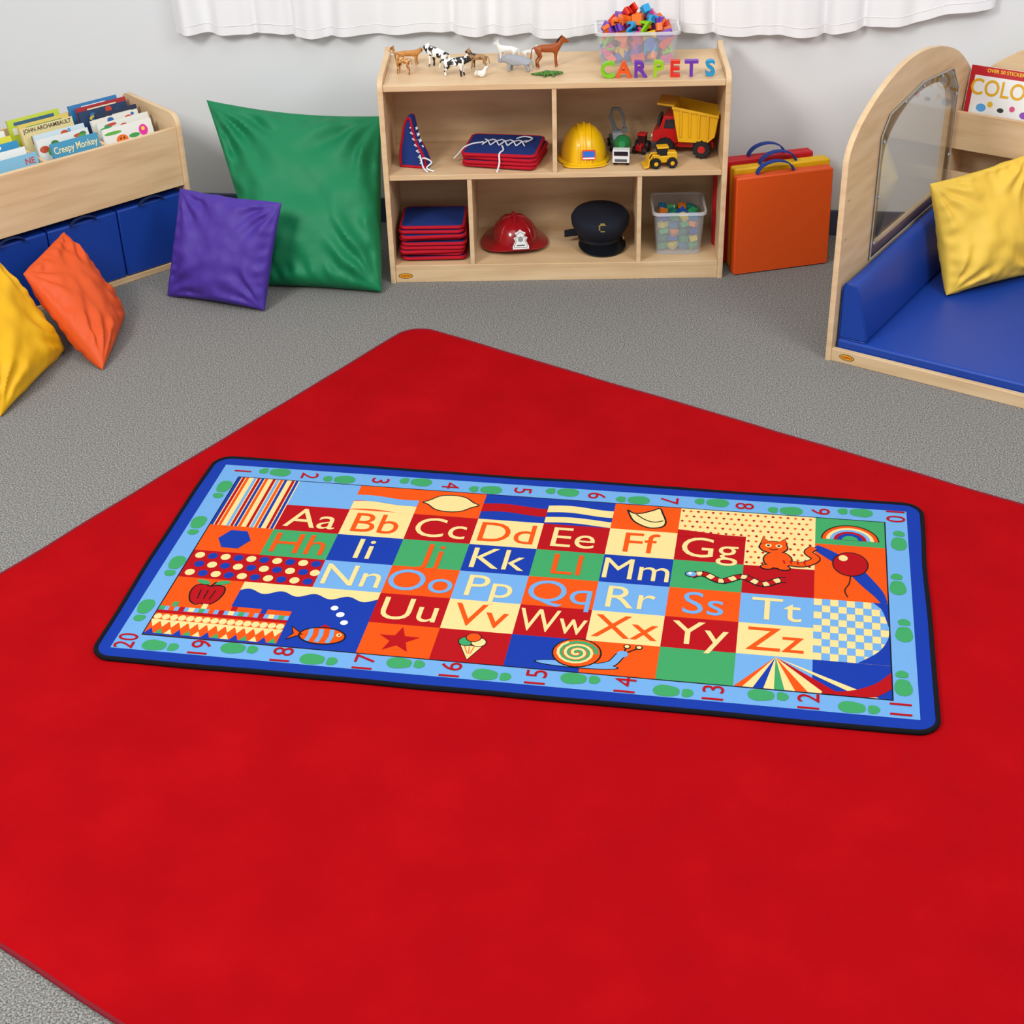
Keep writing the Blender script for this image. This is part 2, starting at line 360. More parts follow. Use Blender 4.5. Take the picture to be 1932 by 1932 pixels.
body=ell(fx,fy,.06,.034,ORG,3); strk(body,.004,BLK,5,True)
tl=[(fx-.052,fy),(fx-.088,fy+.03),(fx-.076,fy),(fx-.088,fy-.026)]; poly(tl,ORG,3); strk(tl,.004,BLK,4,True)
poly([(fx-.02,fy+.03),(fx-.005,fy+.048),(fx+.02,fy+.032)],RED,3)
for d in (-.035,-.008,.02): strk([(fx+d,fy+.027),(fx+d+.004,fy),(fx+d,fy-.027)],.012,LB,4)
ell(fx+.042,fy+.008,.007,.007,CRM,5.5); ell(fx+.043,fy+.008,.003,.003,BLK,6)
st=[]
for i in range(10):
    a=pi/2+i*pi/5; r=.055 if i%2==0 else .022; st.append((X(3,.5)+r*math.cos(a),Y(5,.5)+r*math.sin(a)))
poly(st,RED,2)
ix,iy=X(4,.5),Y(5,.5)
poly([(ix-.028,iy+.002),(ix+.028,iy+.002),(ix,iy-.055)],CRM,2); strk([(ix-.028,iy+.002),(ix+.028,iy+.002),(ix,iy-.055)],.003,BLK,3,True)
for n_,(dx,dy,c) in enumerate(((-.016,.018,GRN),(.016,.018,CRM),(0,.036,ORG))): p=ell(ix+dx,iy+dy,.019,.018,c,3.2+n_*.4); strk(p,.0025,BLK,3.4+n_*.4,True)
for d in (-.012,0,.012): strk([(ix+d-.004,iy-.002),(ix+d*.3,iy-.03)],.002,ORG,4)
sx,sy=X(5,.92),Y(5,.5)
ell(sx+.005,sy-.036,.105,.014,BLK,2.6); ell(sx+.005,sy-.036,.1,.011,LB,3)
nk_=crv([(sx+.06,sy-.036),(sx+.09,sy-.02),(sx+.105,sy+.01),(sx+.112,sy+.022)]); strk(nk_,.026,BLK,2.8); strk(nk_,.02,LB,3.2); ell(sx+.112,sy+.02,.014,.013,LB,3.3)
for dx in (.105,.135): strk([(sx+.112,sy+.02),(sx+dx+.015,sy+.05)],.004,BLK,3); ell(sx+dx+.015,sy+.052,.009,.009,BLK,3.2); ell(sx+dx+.015,sy+.052,.006,.006,CRM,4)
ell(sx,sy+.01,.062,.058,BLK,3.4); ell(sx,sy+.01,.058,.054,ORG,4)
for a0,c,w in ((0,GRN,.013),(2.1,CRM,.009)):
    sp=[(sx+(.05-.0012*i)*math.cos(a0+i*.42),sy+.01+(.047-.0011*i)*math.sin(a0+i*.42)) for i in range(40)]
    strk(sp,w*.8,c,5 if c==GRN else 5.5)
for j in range(9):
    for i in range(9):
        if (i+j)%2: rect(X(9)+.02067*i,X(9)+.02067*(i+1),Y(4,0)+(2*RHT)*j/9,Y(4,0)+(2*RHT)*(j+1)/9,LB,2)
poly(crv([(X(9,.58),Y(4,0)),(X(9,.85),Y(4,.4)),(X(9,.985),Y(4,.85)),(X(9,1),Y(3,.3))],6)+[(X(9,1),Y(4,0))],BLUE,3)
poly(crv([(X(9,.8),Y(3,1)),(X(9,.92),Y(3,.75)),(X(9,1),Y(3,.2))],5)+[(X(9,1),Y(3,1))],BLUE,3)
ox,oy=X(8,.52),Y(5,.97)
fc=[ORG,CRM,BLUE,CRM,GRN,CRM,ORG,CRM,RED,BLUE,CRM]
tx=[-.095,-.075,-.05,-.025,0,.025,.05,.08,.12,.16,.2,.245]
for i in range(11):
    if fc[i] is BLUE and i>5: continue
    poly([(ox,oy),(ox+tx[i],Y(5,.0)),(ox+tx[i+1],Y(5,.0))],fc[i],3)
r1=crv([(X(9,1),Y(5,.78)),(X(9,.8),Y(5,.42)),(X(9,.5),Y(5,.16)),(X(9,.12),Y(5,.04))],5); r2=crv([(X(9,1),Y(5,.3)),(X(9,.86),Y(5,.1)),(X(9,.7),Y(5,0)),(X(9,.12),Y(5,0))],5)
poly(r1+r2[::-1],RED,4)
for i,x in enumerate((-.929,-.723,-.509,-.298,-.087,.128,.335,.547,.757,.962)):
    A.text(str(i+1),.074,RED,T(x,.419,ZT+.0012)@RZ(-pi/2),w=.058)
for i,x in enumerate((.949,.736,.513,.303,.087,-.124,-.342,-.552,-.766,-.962)):
    A.text(str(11+i),.074,RED,T(x,-.419,ZT+.0012)@RZ(pi/2),w=.060)
def foot(x,y,a,side):
    k=Matrix.Rotation(a,2)*1.1
    def q(pts): return [tuple(Vector((x,y))+k@Vector((px,py*side))) for px,py in pts]
    sole=[(.046,.002),(.04,.014),(.026,.02),(.008,.018),(-.008,.012),(-.012,.0),(-.008,-.012),(.01,-.018),(.03,-.018),(.043,-.01),(.046,.002)]
    heel=[(-.018,.010),(-.018,-.012),(-.03,-.015),(-.04,-.008),(-.042,.002),(-.036,.011),(-.028,.013),(-.018,.010)]
    poly(q(crv(sole,3)[:-1]),GRN,2); poly(q(crv(heel,3)[:-1]),GRN,2)
for i,x in enumerate((-.835,-.634,-.407,-.197,.025,.23,.452,.658,.85)): foot(x,.419+(.008 if i%2==0 else -.008),0,1 if i%2 else -1)
for i,x in enumerate((-.866,-.664,-.454,-.237,-.019,.196,.421,.644,.855)): foot(x,-.419-(.008 if i%2==0 else -.008),pi,1 if i%2 else -1)
for i,(x,y) in enumerate(((-.957,.31),(-.966,.116),(-.957,-.085),(-.966,-.29))): foot(x,y,pi/2,1 if i%2 else -1)
for i,(x,y) in enumerate(((.967,.302),(.957,.094),(.967,-.106),(.957,-.318))): foot(x,y,-pi/2,1 if i%2 else -1)
n=len(rb.v); rb.v+=A.v
for f_,k_ in zip(A.f,A.mi):
    rb.f.append(tuple(i+n for i in f_)); rb.mi.append(rb.idx(A.mats[k_])); rb.sm.append(False)
me=bpy.data.meshes.new('alphabet_rug'); me.from_pydata([tuple(a) for a in rb.v],[],rb.f)
for m in rb.mats: me.materials.append(m)
for p,k in zip(me.polygons,rb.mi): p.material_index=k
rug=bpy.data.objects.new('alphabet_rug',me); COL.objects.link(rug); rug.matrix_world=MRUG
tag(rug,'blue-bordered alphabet and number play rug lying on the red carpet','rug')
MB().tube([(x,y,.0145) for x,y in rrect(RW-.008,RH-.008,.05,8,wob=.006)],.0065,plain('#15161a',.9,.5,500,.1),seg=8,closed=True).obj('rug_binding',parent=rug,label='black stitched edge binding')
# ---------------------------------------------------------------- shelf
def sticker(parent,M):
    s=MB(); s.prism([(.026*math.cos(a*pi/16),.0105*math.sin(a*pi/16)) for a in range(32)],0,.0006,plain('#3a2a1a',.4),M)
    s.prism([(.0235*math.cos(a*pi/16),.0086*math.sin(a*pi/16)) for a in range(32)],.0006,.0009,plain('#e0a020',.4),M)
    s.text('angeles',.0125,plain('#b01818',.4),M@T(0,.0003,.0012),off=.01,w=.038)
    return s.obj('maker_sticker',parent=parent,label='small oval yellow sticker with red lettering')
W,H,D=1.22,.7355,.37
sh=root('storage_shelf',I4,'low birch plywood storage shelf with five open compartments','shelf')
th=.019
def sidepanel(x):
    pr=[(0,0),(D,0),(D,H+.028),(D-.02,H+.034),(D-.06,H+.022),(.05,H+.022),(.02,H+.018),(.003,H+.004),(0,H-.02)]
    v,f=plate([pr],th,.0015)
    M=Matrix(((0,0,1,x+th/2),(1,0,0,0),(0,1,0,0),(0,0,0,1)))
    MB().add(v,f,WOOD,M).obj('side_panel',parent=sh)
sidepanel(0); sidepanel(W-th)
MB().box(th,W-th,.004,D-.008,H-.022,H,WOODX).obj('top_board',parent=sh,bevel=.002)
MB().box(th,W-th,.004,D-.008,.393,.412,WOODX).obj('middle_shelf',parent=sh,bevel=.0015)
MB().box(th,W-th,.004,D-.008,.048,.066,WOODX).obj('bottom_shelf',parent=sh,bevel=.0015)
MB().box(th,W-th,.004,.02,0,.048,WOODX).obj('toe_kick',parent=sh,bevel=.001)
MB().box(th,W-th,D-.008,D-.002,.03,H,WOOD).obj('back_panel',parent=sh)
MB().box(.603,.619,.006,D-.008,.412,H-.022,WOOD).obj('divider',parent=sh,bevel=.001)
MB().box(.297,.313,.006,D-.008,.066,.393,WOOD).obj('divider',parent=sh,bevel=.001)
MB().box(.904,.920,.006,D-.008,.066,.393,WOOD).obj('divider',parent=sh,bevel=.001)
sticker(sh,T(.055,.0035,.026)@RX(pi/2))
ZM,ZL=.4125,.0665
# ---------------------------------------------------------------- skinned animals
def skin(V,E,R,mat,name,loc,rz=0,sub=2,scale=1.0):
    me=bpy.data.meshes.new(name); K=10
    me.from_pydata([tuple(a*K for a in v) for v in V],E,[])
    o=bpy.data.objects.new(name,me); COL.objects.link(o)
    s=o.modifiers.new('skin','SKIN'); s.use_smooth_shade=True
    for i,r in enumerate(R):
        rr=r if isinstance(r,tuple) else (r,r); me.skin_vertices[0].data[i].radius=(rr[0]*K,rr[1]*K)
    me.skin_vertices[0].data[0].use_root=True
    b=o.modifiers.new('sub','SUBSURF'); b.levels=sub; b.render_levels=sub
    dg=bpy.context.evaluated_depsgraph_get(); dg.update()
    m2=bpy.data.meshes.new_from_object(o.evaluated_get(dg)); bpy.data.objects.remove(o)
    mz=1e9
    for v in m2.vertices: v.co*= scale/K; mz=min(mz,v.co.z)
    for v in m2.vertices: v.co.z-=mz
    m2.name=name; m2.materials.clear(); m2.materials.append(mat)
    for p in m2.polygons: p.use_smooth=True
    o=bpy.data.objects.new(name,m2); COL.objects.link(o); o.matrix_world=T(*loc)@RZ(rz)
    return o,mz
def quad(name,label,loc,rz,L,Hh,mat,br=.2,neck=(.16,.22),head=(.16,-.05),nr=.1,hr=.09,tail=((-.1,-.05),(-.04,-.3)),lr=.035,ear=.06,horn=0):
    w=br*.5*L; b=br*L
    V=[(-.42*L,0,.8*Hh),(-.05*L,0,.76*Hh),(.34*L,0,.78*Hh),(.48*L,0,.88*Hh)]; R=[b*.92,b,b*1.02,nr*L*1.35]; E=[(0,1),(1,2),(2,3)]
    nx,nz=.48*L+neck[0]*L,.88*Hh+neck[1]*L
    V.append((nx,0,nz)); R.append(nr*L); E.append((3,4))
    V.append((nx+head[0]*.5*L,0,nz+head[1]*.4*L)); R.append(hr*L); E.append((4,5))
    V.append((nx+head[0]*1.25*L,0,nz+head[1]*1.2*L)); R.append(hr*.62*L); E.append((5,6))
    k=len(V)
    V+= [(-.55*L+tail[0][0]*L*.3,0,.84*Hh+tail[0][1]*.3*L),(-.55*L+tail[0][0]*L,0,.8*Hh+tail[0][1]*L),(-.55*L+(tail[0][0]+tail[1][0])*L,0,.8*Hh+(tail[0][1]+tail[1][1])*L)]
    R+= [lr*L*.9,lr*L*.6,lr*L*.7]; E+=[(0,k),(k,k+1),(k+1,k+2)]
    for s in (1,-1):
        k=len(V); o=.03*L*s
        V+=[(.34*L+o,s*w*.8,.58*Hh),(.33*L+o,s*w,.34*Hh),(.35*L+o*1.5,s*w,.09*Hh),(.38*L+o*1.5,s*w,.02*Hh)]
        R+=[lr*2*L,lr*1.15*L,lr*.9*L,lr*1.25*L]; E+=[(2,k),(k,k+1),(k+1,k+2),(k+2,k+3)]
        k=len(V)
        V+=[(-.40*L-o,s*w*.8,.6*Hh),(-.32*L-o,s*w,.46*Hh),(-.47*L-o,s*w,.27*Hh),(-.43*L-o,s*w,.02*Hh)]
        R+=[lr*2.5*L,lr*1.6*L,lr*.95*L,lr*1.25*L]; E+=[(0,k),(k,k+1),(k+1,k+2),(k+2,k+3)]
        if ear:
            k=len(V); hx,hz=V[4][0],V[4][2]
            V+=[(hx-.01*L,s*(hr*L*.8),hz+hr*L*.8),(hx-.02*L,s*(hr*L+ear*L*.6),hz+hr*L*.8+ear*L)]; R+=[lr*.8*L,lr*.45*L]; E+=[(4,k),(k,k+1)]
    if horn:
        k=len(V); V+=[(nx+head[0]*1.2*L,0,nz+head[1]*1.0*L+hr*L),(nx+head[0]*1.35*L,0,nz+hr*L+horn*L)]; R+=[lr*.8*L,lr*.3*L]; E+=[(6,k),(k,k+1)]
    o,_=skin(V,E,R,mat,name,loc,rz)
    tag(o,label,'toy animal'); o['group']='plastic toy animals on the shelf top'
    for s in (1,-1):
        e=MB(); e.sph(.017*L,.017*L,.017*L,plain('#0c0c0c',.2),T(nx+head[0]*.55*L,s*hr*L*.86,nz+head[1]*.4*L+hr*L*.45-_ ))
        e.obj('eye',parent=o)
    return o,V,_
def spotted(name,a,b,sc,th=.5,sharp=.02,vor=False):
    m,nt,bs=base(name); tc=nt.nodes.new('ShaderNodeTexCoord'); L=nt.links.new
    n=nt.nodes.new('ShaderNodeTexVoronoi' if vor else 'ShaderNodeTexNoise'); n.inputs['Scale'].default_value=sc
    r=nt.nodes.new('ShaderNodeValToRGB'); r.color_ramp.elements[0].position=th-sharp; r.color_ramp.elements[1].position=th+sharp
    r.color_ramp.elements[0].color=lin(a); r.color_ramp.elements[1].color=lin(b)
    L(tc.outputs['Object'],n.inputs['Vector']); L(n.outputs['Distance' if vor else 'Fac'],r.inputs['Fac']); L(r.outputs['Color'],bs.inputs['Base Color']); bs.inputs['Roughness'].default_value=.45
    return m
ZH=H+.0005
quad('toy_cheetah','spotted tan plastic big cat standing on the shelf top',(.095,.245,ZH),pi*.03,.074,.054,spotted('cheetah_spots','#4a2a10','#c4843a',260,.28,.05,True),br=.15,neck=(.08,.06),head=(.1,-.02),nr=.08,hr=.09,tail=((-.25,.05),(-.2,.12)),lr=.035,ear=.04)
quad('toy_giraffe','small orange-brown plastic giraffe calf on the shelf top',(.082,.135,ZH),pi*.9,.050,.068,spotted('giraffe_patches','#d4ac68','#a0581e',160,.45,.04,True),br=.2,neck=(.22,.62),head=(.2,-.08),nr=.09,hr=.1,lr=.05,ear=.08)
cowm=spotted('cow_patches','#f0eee8','#15130f',42,.5,.02)
quad('toy_cow','black and white plastic cow standing on the shelf top',(.20,.205,ZH),pi*.8,.082,.070,cowm,br=.2,neck=(.12,.08),head=(.2,-.1),nr=.12,hr=.1,lr=.045,ear=.07)
quad('toy_cow','black and white plastic calf in front of a cow',(.265,.105,ZH),pi*-.06,.078,.066,cowm,br=.2,neck=(.1,.08),head=(.18,-.12),nr=.12,hr=.11,lr=.045,ear=.07)
quad('toy_goat','brown and black plastic goat standing on the shelf top',(.345,.185,ZH),pi*.9,.060,.054,spotted('goat_coat','#a87c4c','#40291a',50,.52,.06),br=.19,neck=(.12,.22),head=(.18,-.1),nr=.1,hr=.1,lr=.045,ear=.1)
quad('toy_sheep','white plastic goat standing beside other toy animals',(.445,.275,ZH),pi*.93,.064,.054,plain('#e4e4e0',.5),br=.19,neck=(.1,.22),head=(.17,-.08),nr=.1,hr=.1,lr=.045,ear=.08)
quad('toy_rhino','grey plastic rhinoceros standing on the shelf top',(.485,.145,ZH),pi*.95,.080,.047,plain('#9da0a6',.6,.3,300),br=.24,neck=(.12,.0),head=(.2,-.12),nr=.15,hr=.12,lr=.065,ear=.05,horn=.12)
quad('toy_dog','small white plastic animal behind a grey rhinoceros',(.525,.27,ZH),pi*.1,.045,.04,plain('#dfded8',.5),br=.18,neck=(.1,.25),head=(.17,-.05),nr=.1,hr=.1,lr=.045,ear=.08)
hs,HV,hz_=quad('toy_horse','chestnut plastic horse with black mane on the shelf top',(.59,.185,ZH),pi*.05,.084,.088,plain('#9c4c1c',.4),br=.18,neck=(.16,.26),head=(.2,-.16),nr=.1,hr=.085,lr=.036,ear=.06,tail=((-.12,-.05),(-.06,-.4)))
mn=MB(); a,b=Vector(HV[3]),Vector(HV[4]); mn.tube([(a.x-.012,0,a.z+.004-hz_),((a.x+b.x)/2-.01,0,(a.z+b.z)/2+.006-hz_),(b.x-.004,0,b.z+.008-hz_)],[.002,.0035,.003],plain('#2a1710',.6),seg=8); mn.obj('mane',parent=hs,label='dark brown mane')
duck,_=skin([(-.012,0,.016),(0,0,.014),(.012,0,.018),(.014,0,.03),(.018,0,.036),(.026,0,.034),(-.024,0,.022),(0,.005,.004),(0,-.005,.004)],[(0,1),(1,2),(2,3),(3,4),(4,5),(0,6),(1,7),(1,8)],[.009,.011,.009,.005,.006,.0022,.003,.002,.002],plain('#e8e6dc',.5),'toy_duck',(.358,.085,ZH),.3)
tag(duck,'small white plastic duck on the shelf top','toy animal','plastic toy animals on the shelf top')
V=[(0,0,.01),(.02,0,.011),(.038,0,.010),(.056,0,.009),(-.02,0,.009),(-.04,.006,.006),(-.058,.014,.004)];E=[(0,1),(1,2),(2,3),(0,4),(4,5),(5,6)];R=[(.013,.009),(.012,.008),(.009,.006),(.006,.004),(.009,.007),.005,.002]
for sx,b in ((.018,1),(-.014,0)):
    for s in (1,-1):
        k=len(V);V+=[(sx,s*.017,.008),(sx+.006,s*.022,.002)];R+=[.004,.003];E+=[(b,k),(k,k+1)]
cr,_=skin(V,E,R,mottled('crocodile_skin',[(.4,'#2f5a22'),(.6,'#5f9040')],220,.5,.6,300),'toy_crocodile',(.588,.085,ZH),.05)
tag(cr,'green plastic crocodile lying on the shelf top','toy animal','plastic toy animals on the shelf top')
for ch,x,c in zip('CARPETS',(.797,.852,.911,.973,1.029,1.084,1.149),('#7cc018','#e4581a','#6a34a4','#96c41c','#d82c1a','#6a34a4','#2094c4')):
    m=MB(); v,f,d,_c=txt(ch,1,.15,.022); hgt=.055/d[1]
    m.add([(a[0]*hgt,a[1]*hgt,a[2]*hgt) for a in v],f,plain(c,.35),T(0,0,.0275)@RX(pi/2))
    o=m.obj('toy_letter',M=T(x,.05,ZH+.0006)@RZ(random.uniform(-.1,.1)))
    tag(o,{'C':'lime green','A':'orange','R':'purple','P':'yellow-green','E':'red-orange','T':'violet','S':'sky blue'}[ch]+' plastic letter '+ch+' standing on the shelf top','toy letter','letters spelling a word on the shelf top')
# ---------------------------------------------------------------- plastic bins
def bin_(name,M,w,d,h,label,tap=.9):
    r=root(name,M,label,'plastic bin')
    m=MB()
    o0=rrect(w*tap,d*tap,.018); o1=rrect(w,d,.022); t=.0022
    i0=rrect(w*tap-2*t,d*tap-2*t,.016); i1=rrect(w-2*t,d-2*t,.020)
    N=len(o0)
    v=[(x,y,0) for x,y in o0]+[(x,y,h) for x,y in o1]+[(x,y,h) for x,y in i1]+[(x,y,t) for x,y in i0]
    f=[tuple(reversed(range(N))),tuple(range(3*N,4*N))]
    for k in range(3):
        for i in range(N): j=(i+1)%N; f.append((k*N+i,k*N+j,(k+1)*N+j,(k+1)*N+i))
    m.add(v,f,BINM,I4,True).obj('bin_body',parent=r)
    rim=MB(); a=rrect(w+.014,d+.014,.026); b=rrect(w-.002,d-.002,.02); N=len(a)
    v=[(x,y,h-.008) for x,y in a]+[(x,y,h+.002) for x,y in a]+[(x,y,h+.002) for x,y in b]+[(x,y,h-.001) for x,y in b]
    f=[]
    for k in range(3):
        for i in range(N): j=(i+1)%N; f.append((k*N+i,k*N+j,(k+1)*N+j,(k+1)*N+i))
    rim.add(v,f,RIMM).obj('bin_rim',parent=r)
    return r
bx,by=.906,.262
bin_('storage_bin',T(bx,by,ZH),.285,.17,.115,'clear plastic bin heaped with colourful letters on the shelf top',.92)
cols=['#e03018','#ee6a1c','#84c81c','#2a9cd0','#7a44b4','#f0c01c','#de4a90','#f07a2a','#e04020','#4468c8']
mats_=[plain(c,.35) for c in cols]
chs='ABEHKLMNRSTXZF2358'
k=0
for lay in range(7):
    nx,ny=((5,3),(5,3),(5,3),(5,3),(4,3),(3,2),(2,1))[lay]
    for i in range(nx):
        for j in range(ny):
            ch=chs[(k*7)%len(chs)]
            m=MB()
            if k%3==2:
                a=.0175; m.box(-a,a,-a,a,-a,a,mats_[(k*3+lay)%10]); m.cyl(.008,.004,mats_[(k*3+lay)%10],T(0,0,a),seg=12)
            else:
                v,f,d,_c=txt(ch,1,.2,.02); s_=.047/d[1]
                m.add([(a[0]*s_,a[1]*s_,a[2]*s_) for a in v],f,mats_[(k*3+lay)%10])
            hh=.024+lay*.0245
            sp=.050
            x=bx+(i-(nx-1)/2)*sp+random.uniform(-.003,.003); y=by+(j-(ny-1)/2)*.045+random.uniform(-.003,.003)
            o=m.obj('toy_letter' if k%3!=2 else 'toy_block',M=T(x,y,ZH+hh)@RZ(random.uniform(0,6.3))@RX(random.choice((0,1.57,.5,-.6,.9))+random.uniform(-.2,.2))@RY(random.uniform(-.5,.5)),bevel=.001,seg=1)
            tag(o,'bright plastic letter piled in a clear bin' if k%3!=2 else 'small bright plastic block piled in a clear bin','toy letter' if k%3!=2 else 'toy block','letters and blocks in the clear bin'); k+=1
bx,by=1.062,.155
bin_('storage_bin',T(bx,by,ZL),.185,.20,.165,'clear plastic bin of green and yellow building pieces in the shelf',.88)
bc=[glassy('brick_'+c.strip('#'),c,.85,.2) for c in ('#2f9a5a','#e8d030','#2a7fb0','#49b06a','#f08a2a','#207a6a','#1f4fa8')]
k=0
for lay in range(5):
    for i in range(4):
        for j in range(3):
            m=MB(); c=bc[(k*5+lay)%7]; L=random.choice((.032,.037)); m.box(-L/2,L/2,-.014,.014,-.01,.01,c)
            for a in (-1,1): m.cyl(.005,.004,c,T(a*L/4,0,.010),seg=10)
            x=bx+(i-1.5)*.036; y=by+(j-1)*.046; z=ZL+.022+lay*.027
            o=m.obj('toy_brick',M=T(x,y,z)@RZ(random.uniform(0,3.1))@RX(random.uniform(-.5,.5))@RY(random.uniform(-.4,.4)),bevel=.001,seg=1)
            tag(o,'coloured see-through plastic building piece in a clear bin','toy brick','building pieces in the clear bin'); k+=1
# ---------------------------------------------------------------- lacing vests
VB=plain('#22397c',.85,.4,700,.15); VR=plain('#b61226',.8,.3,600,.2); LACE=plain('#e4e6ea',.7)
def vest(M,w,d,t,label,group,lace=0,bend=.004):
    pr=rrect(w,d,.02,4); N=len(pr)
    m=MB()
    fn=lambda x,y: bend*math.sin(x*30+y*17)+bend*.6*math.sin(y*40)
    v=[(x,y,-t/2+fn(x,y)) for x,y in pr]+[(x,y,t/2+fn(x,y)) for x,y in pr]+[(0,0,-t/2)]+[(0,0,t/2+.003)]; f=[]
    for i in range(N): j=(i+1)%N; f+=[(i,j,j+N,i+N),(j,i,2*N),(i+N,j+N,2*N+1)]
    m.add(v,f,VB,I4,True)
    o=m.obj('lacing_vest',M=M); tag(o,label,'lacing vest',group)
    b=MB().tube([(x,y,fn(x,y)) for x,y in pr],t*.62,VR,seg=8,closed=True); b.obj('edge_binding',parent=o,label='red fabric binding')
    if lace:
        l=MB(); zz=t/2+.006; cc=lambda p: crv(p,4)
        for q in range(5):
            a=-w*.28+q*w*.12
            l.tube([(a,-d*.12,zz),(a+w*.05,0,zz+.004),(a+w*.11,d*.14,zz)],.0025,LACE,seg=6); l.tube([(a,d*.14,zz),(a+w*.06,0,zz+.007),(a+w*.11,-d*.12,zz)],.0025,LACE,seg=6)
        l.tube(cc([(w*.3,d*.05,zz),(w*.38,d*.2,zz+.004),(w*.25,d*.3,zz+.003),(w*.15,d*.22,zz)]),.0025,LACE,seg=6)
        l.tube(cc([(-w*.28,0,zz),(-w*.42,-d*.1,zz),(-w*.52,-d*.22,zz-.006),(-w*.60,-d*.2,zz-.03),(-w*.66,-d*.28,zz-.044)]),.0028,LACE,seg=6)
        l.tube(cc([(0,-d*.15,zz),(w*.05,-d*.35,zz),(w*.02,-d*.52,zz-.002),(w*.03,-d*.60,zz-.03),(w*.0,-d*.66,zz-.06)]),.0032,LACE,seg=6)
        l.obj('laces',parent=o,label='white shoelace cord')
    return o
for i in range(4):
    vest(T(.430+random.uniform(-.006,.006),.15+random.uniform(-.006,.006),ZM+.009+i*.0135)@RZ(-.2+random.uniform(-.06,.06)),.262,.215,.0105,'red-edged blue lacing vest folded in a shelf compartment','folded lacing vests on the middle shelf',lace=(i==3),bend=.001)
for i in range(9):
    vest(T(.157+random.uniform(-.006,.006),.145+random.uniform(-.012,.012),ZL+.0095+i*.0145)@RZ(random.uniform(-.06,.06)),.23,.205,.0105,'blue folded lacing vest with red edging in a stack','folded lacing vests on the bottom shelf',bend=.0014)
r=root('lacing_shoe',T(.105,.1,ZM)@RZ(-.25),'red and blue fabric lacing shoe with white laces standing upright','lacing toy')
out=[(-.045,0),(.035,0),(.05,.012),(.038,.05),(.018,.09),(.006,.14),(-.002,.178),(-.02,.16),(-.034,.10),(-.044,.05)]
out=crv(out+[out[0]],3)[:-1]; out=[(x,max(z,0)) for x,z in out]
v,f=plate([out],.04,.008); MB().add(v,f,VB,T(0,0,.001)@RX(pi/2)).obj('shoe_body',parent=r)
for yy in (-.021,.021): MB().tube([(x,yy,z+.005) for x,z in out],.0045,VR,seg=8,closed=True).obj('edge_binding',parent=r,label='red fabric binding')
l=MB()
for q in range(6):
    z=.02+q*.022; xx=.034-q*.006
    l.tube([(xx-.004,-.026,z),(xx+.014,0,z+.01),(xx-.004,.026,z+.02)],.0028,LACE,seg=6); l.tube([(xx-.004,.026,z),(xx+.012,0,z+.012),(xx-.004,-.026,z+.02)],.0028,LACE,seg=6)
l.tube(crv([(.03,-.022,.03),(.05,-.035,.045),(.075,-.03,.03),(.06,-.045,.012),(.09,-.05,.004)],4),.0028,LACE,seg=6)
l.tube(crv([(.03,-.022,.05),(.042,-.045,.04),(.05,-.05,.015),(.07,-.062,.004)],4),.0028,LACE,seg=6)
l.obj('laces',parent=r,label='white shoelace cord')
# ---------------------------------------------------------------- hard hat
YEL=plain('#eab80a',.3,coat=.3)
r=root('hard_hat',T(.715,.15,ZM)@RZ(0.05),'yellow plastic toy hard hat with a small printed sticker','hard hat')
m=MB(); pr=[(.085,.004),(.082,.02),(.078,.05),(.066,.085),(.045,.112),(.02,.125),(1e-6,.128)]
m.lathe(pr,YEL,S(1,1.12,1),40)
for dx in (-.022,0,.022):
    m.tube([(dx*(1-.1*abs(math.cos(a))),-.092*math.cos(a),.006+.122*math.sin(a)*(1 if dx==0 else .97)) for a in [i*pi/14 for i in range(15)]],.0055 if dx==0 else .004,YEL,seg=8)
m.obj('hat_shell',parent=r)
b=MB(); b.lathe([(.084,.004),(.094,.001),(.096,.004),(.086,.012),(.084,.004)],YEL,S(1,1.13,1),40)
b.prism([(x*.08,-.085-.03*math.sqrt(max(0,1-x*x))) for x in [-1+i/8 for i in range(17)]]+[(.07,-.07),(-.07,-.07)],.003,.008,YEL)
b.obj('brim',parent=r,bevel=.001)
s=MB(); s.box(-.024,.024,-.0016,0,-.017,.017,plain('#e8402a',.4)); s.box(-.021,.021,-.0022,-.0016,-.008,.013,plain('#2f6fd0',.4)); s.box(-.021,.021,-.0022,-.0016,-.0145,-.010,plain('#f4f4f4',.4))
s.obj('printed_sticker',parent=r,M=T(.012,-.0945,.045)@RX(-.1),label='red and blue printed sticker')
# fire helmet
FR=plain('#98101a',.22,coat=.4)
r=root('fire_helmet',T(.455,.19,ZL)@RZ(.12),'red plastic toy firefighter helmet with white badge on the shelf','toy helmet')
m=MB(); m.lathe([(.086,.03),(.084,.05),(.075,.078),(.052,.1),(.025,.11),(1e-6,.113)],FR,S(.95,1.15,1),40)
for a in range(4):
    an=a*pi/4; m.tube([(.085*.96*math.cos(t)*math.cos(an),.098*math.cos(t)*math.sin(an),.034+.08*math.sin(t)) for t in [i*pi/12 for i in range(13)]],.004,FR,seg=8)
m.tube([(0,-.07+.0117*i,.085+.035*math.sin(i*pi/12)) for i in range(13)],.008,FR,seg=8)
m.obj('helmet_shell',parent=r)
N=40; v=[];f=[]
for k,(s,z) in enumerate(((.98,.032),(1.0,.03),(1.0,.026),(.98,.024))):
    for i in range(N):
        a=2*pi*i/N; ex=.128 ; ey=.125 if math.sin(a)<0 else .155
        rr=(.08*1.0,.09) if k in(0,3) else (ex,ey)
        dz=-.022*(abs(math.cos(a))**1.5) if k in (1,2) else 0
        v.append((rr[0]*math.cos(a),rr[1]*math.sin(a),z+dz))
for k in range(4):
    for i in range(N): j=(i+1)%N; l=(k+1)%4; f.append((k*N+i,k*N+j,l*N+j,l*N+i))
MB().add(v,f,FR,I4,True).obj('brim',parent=r)
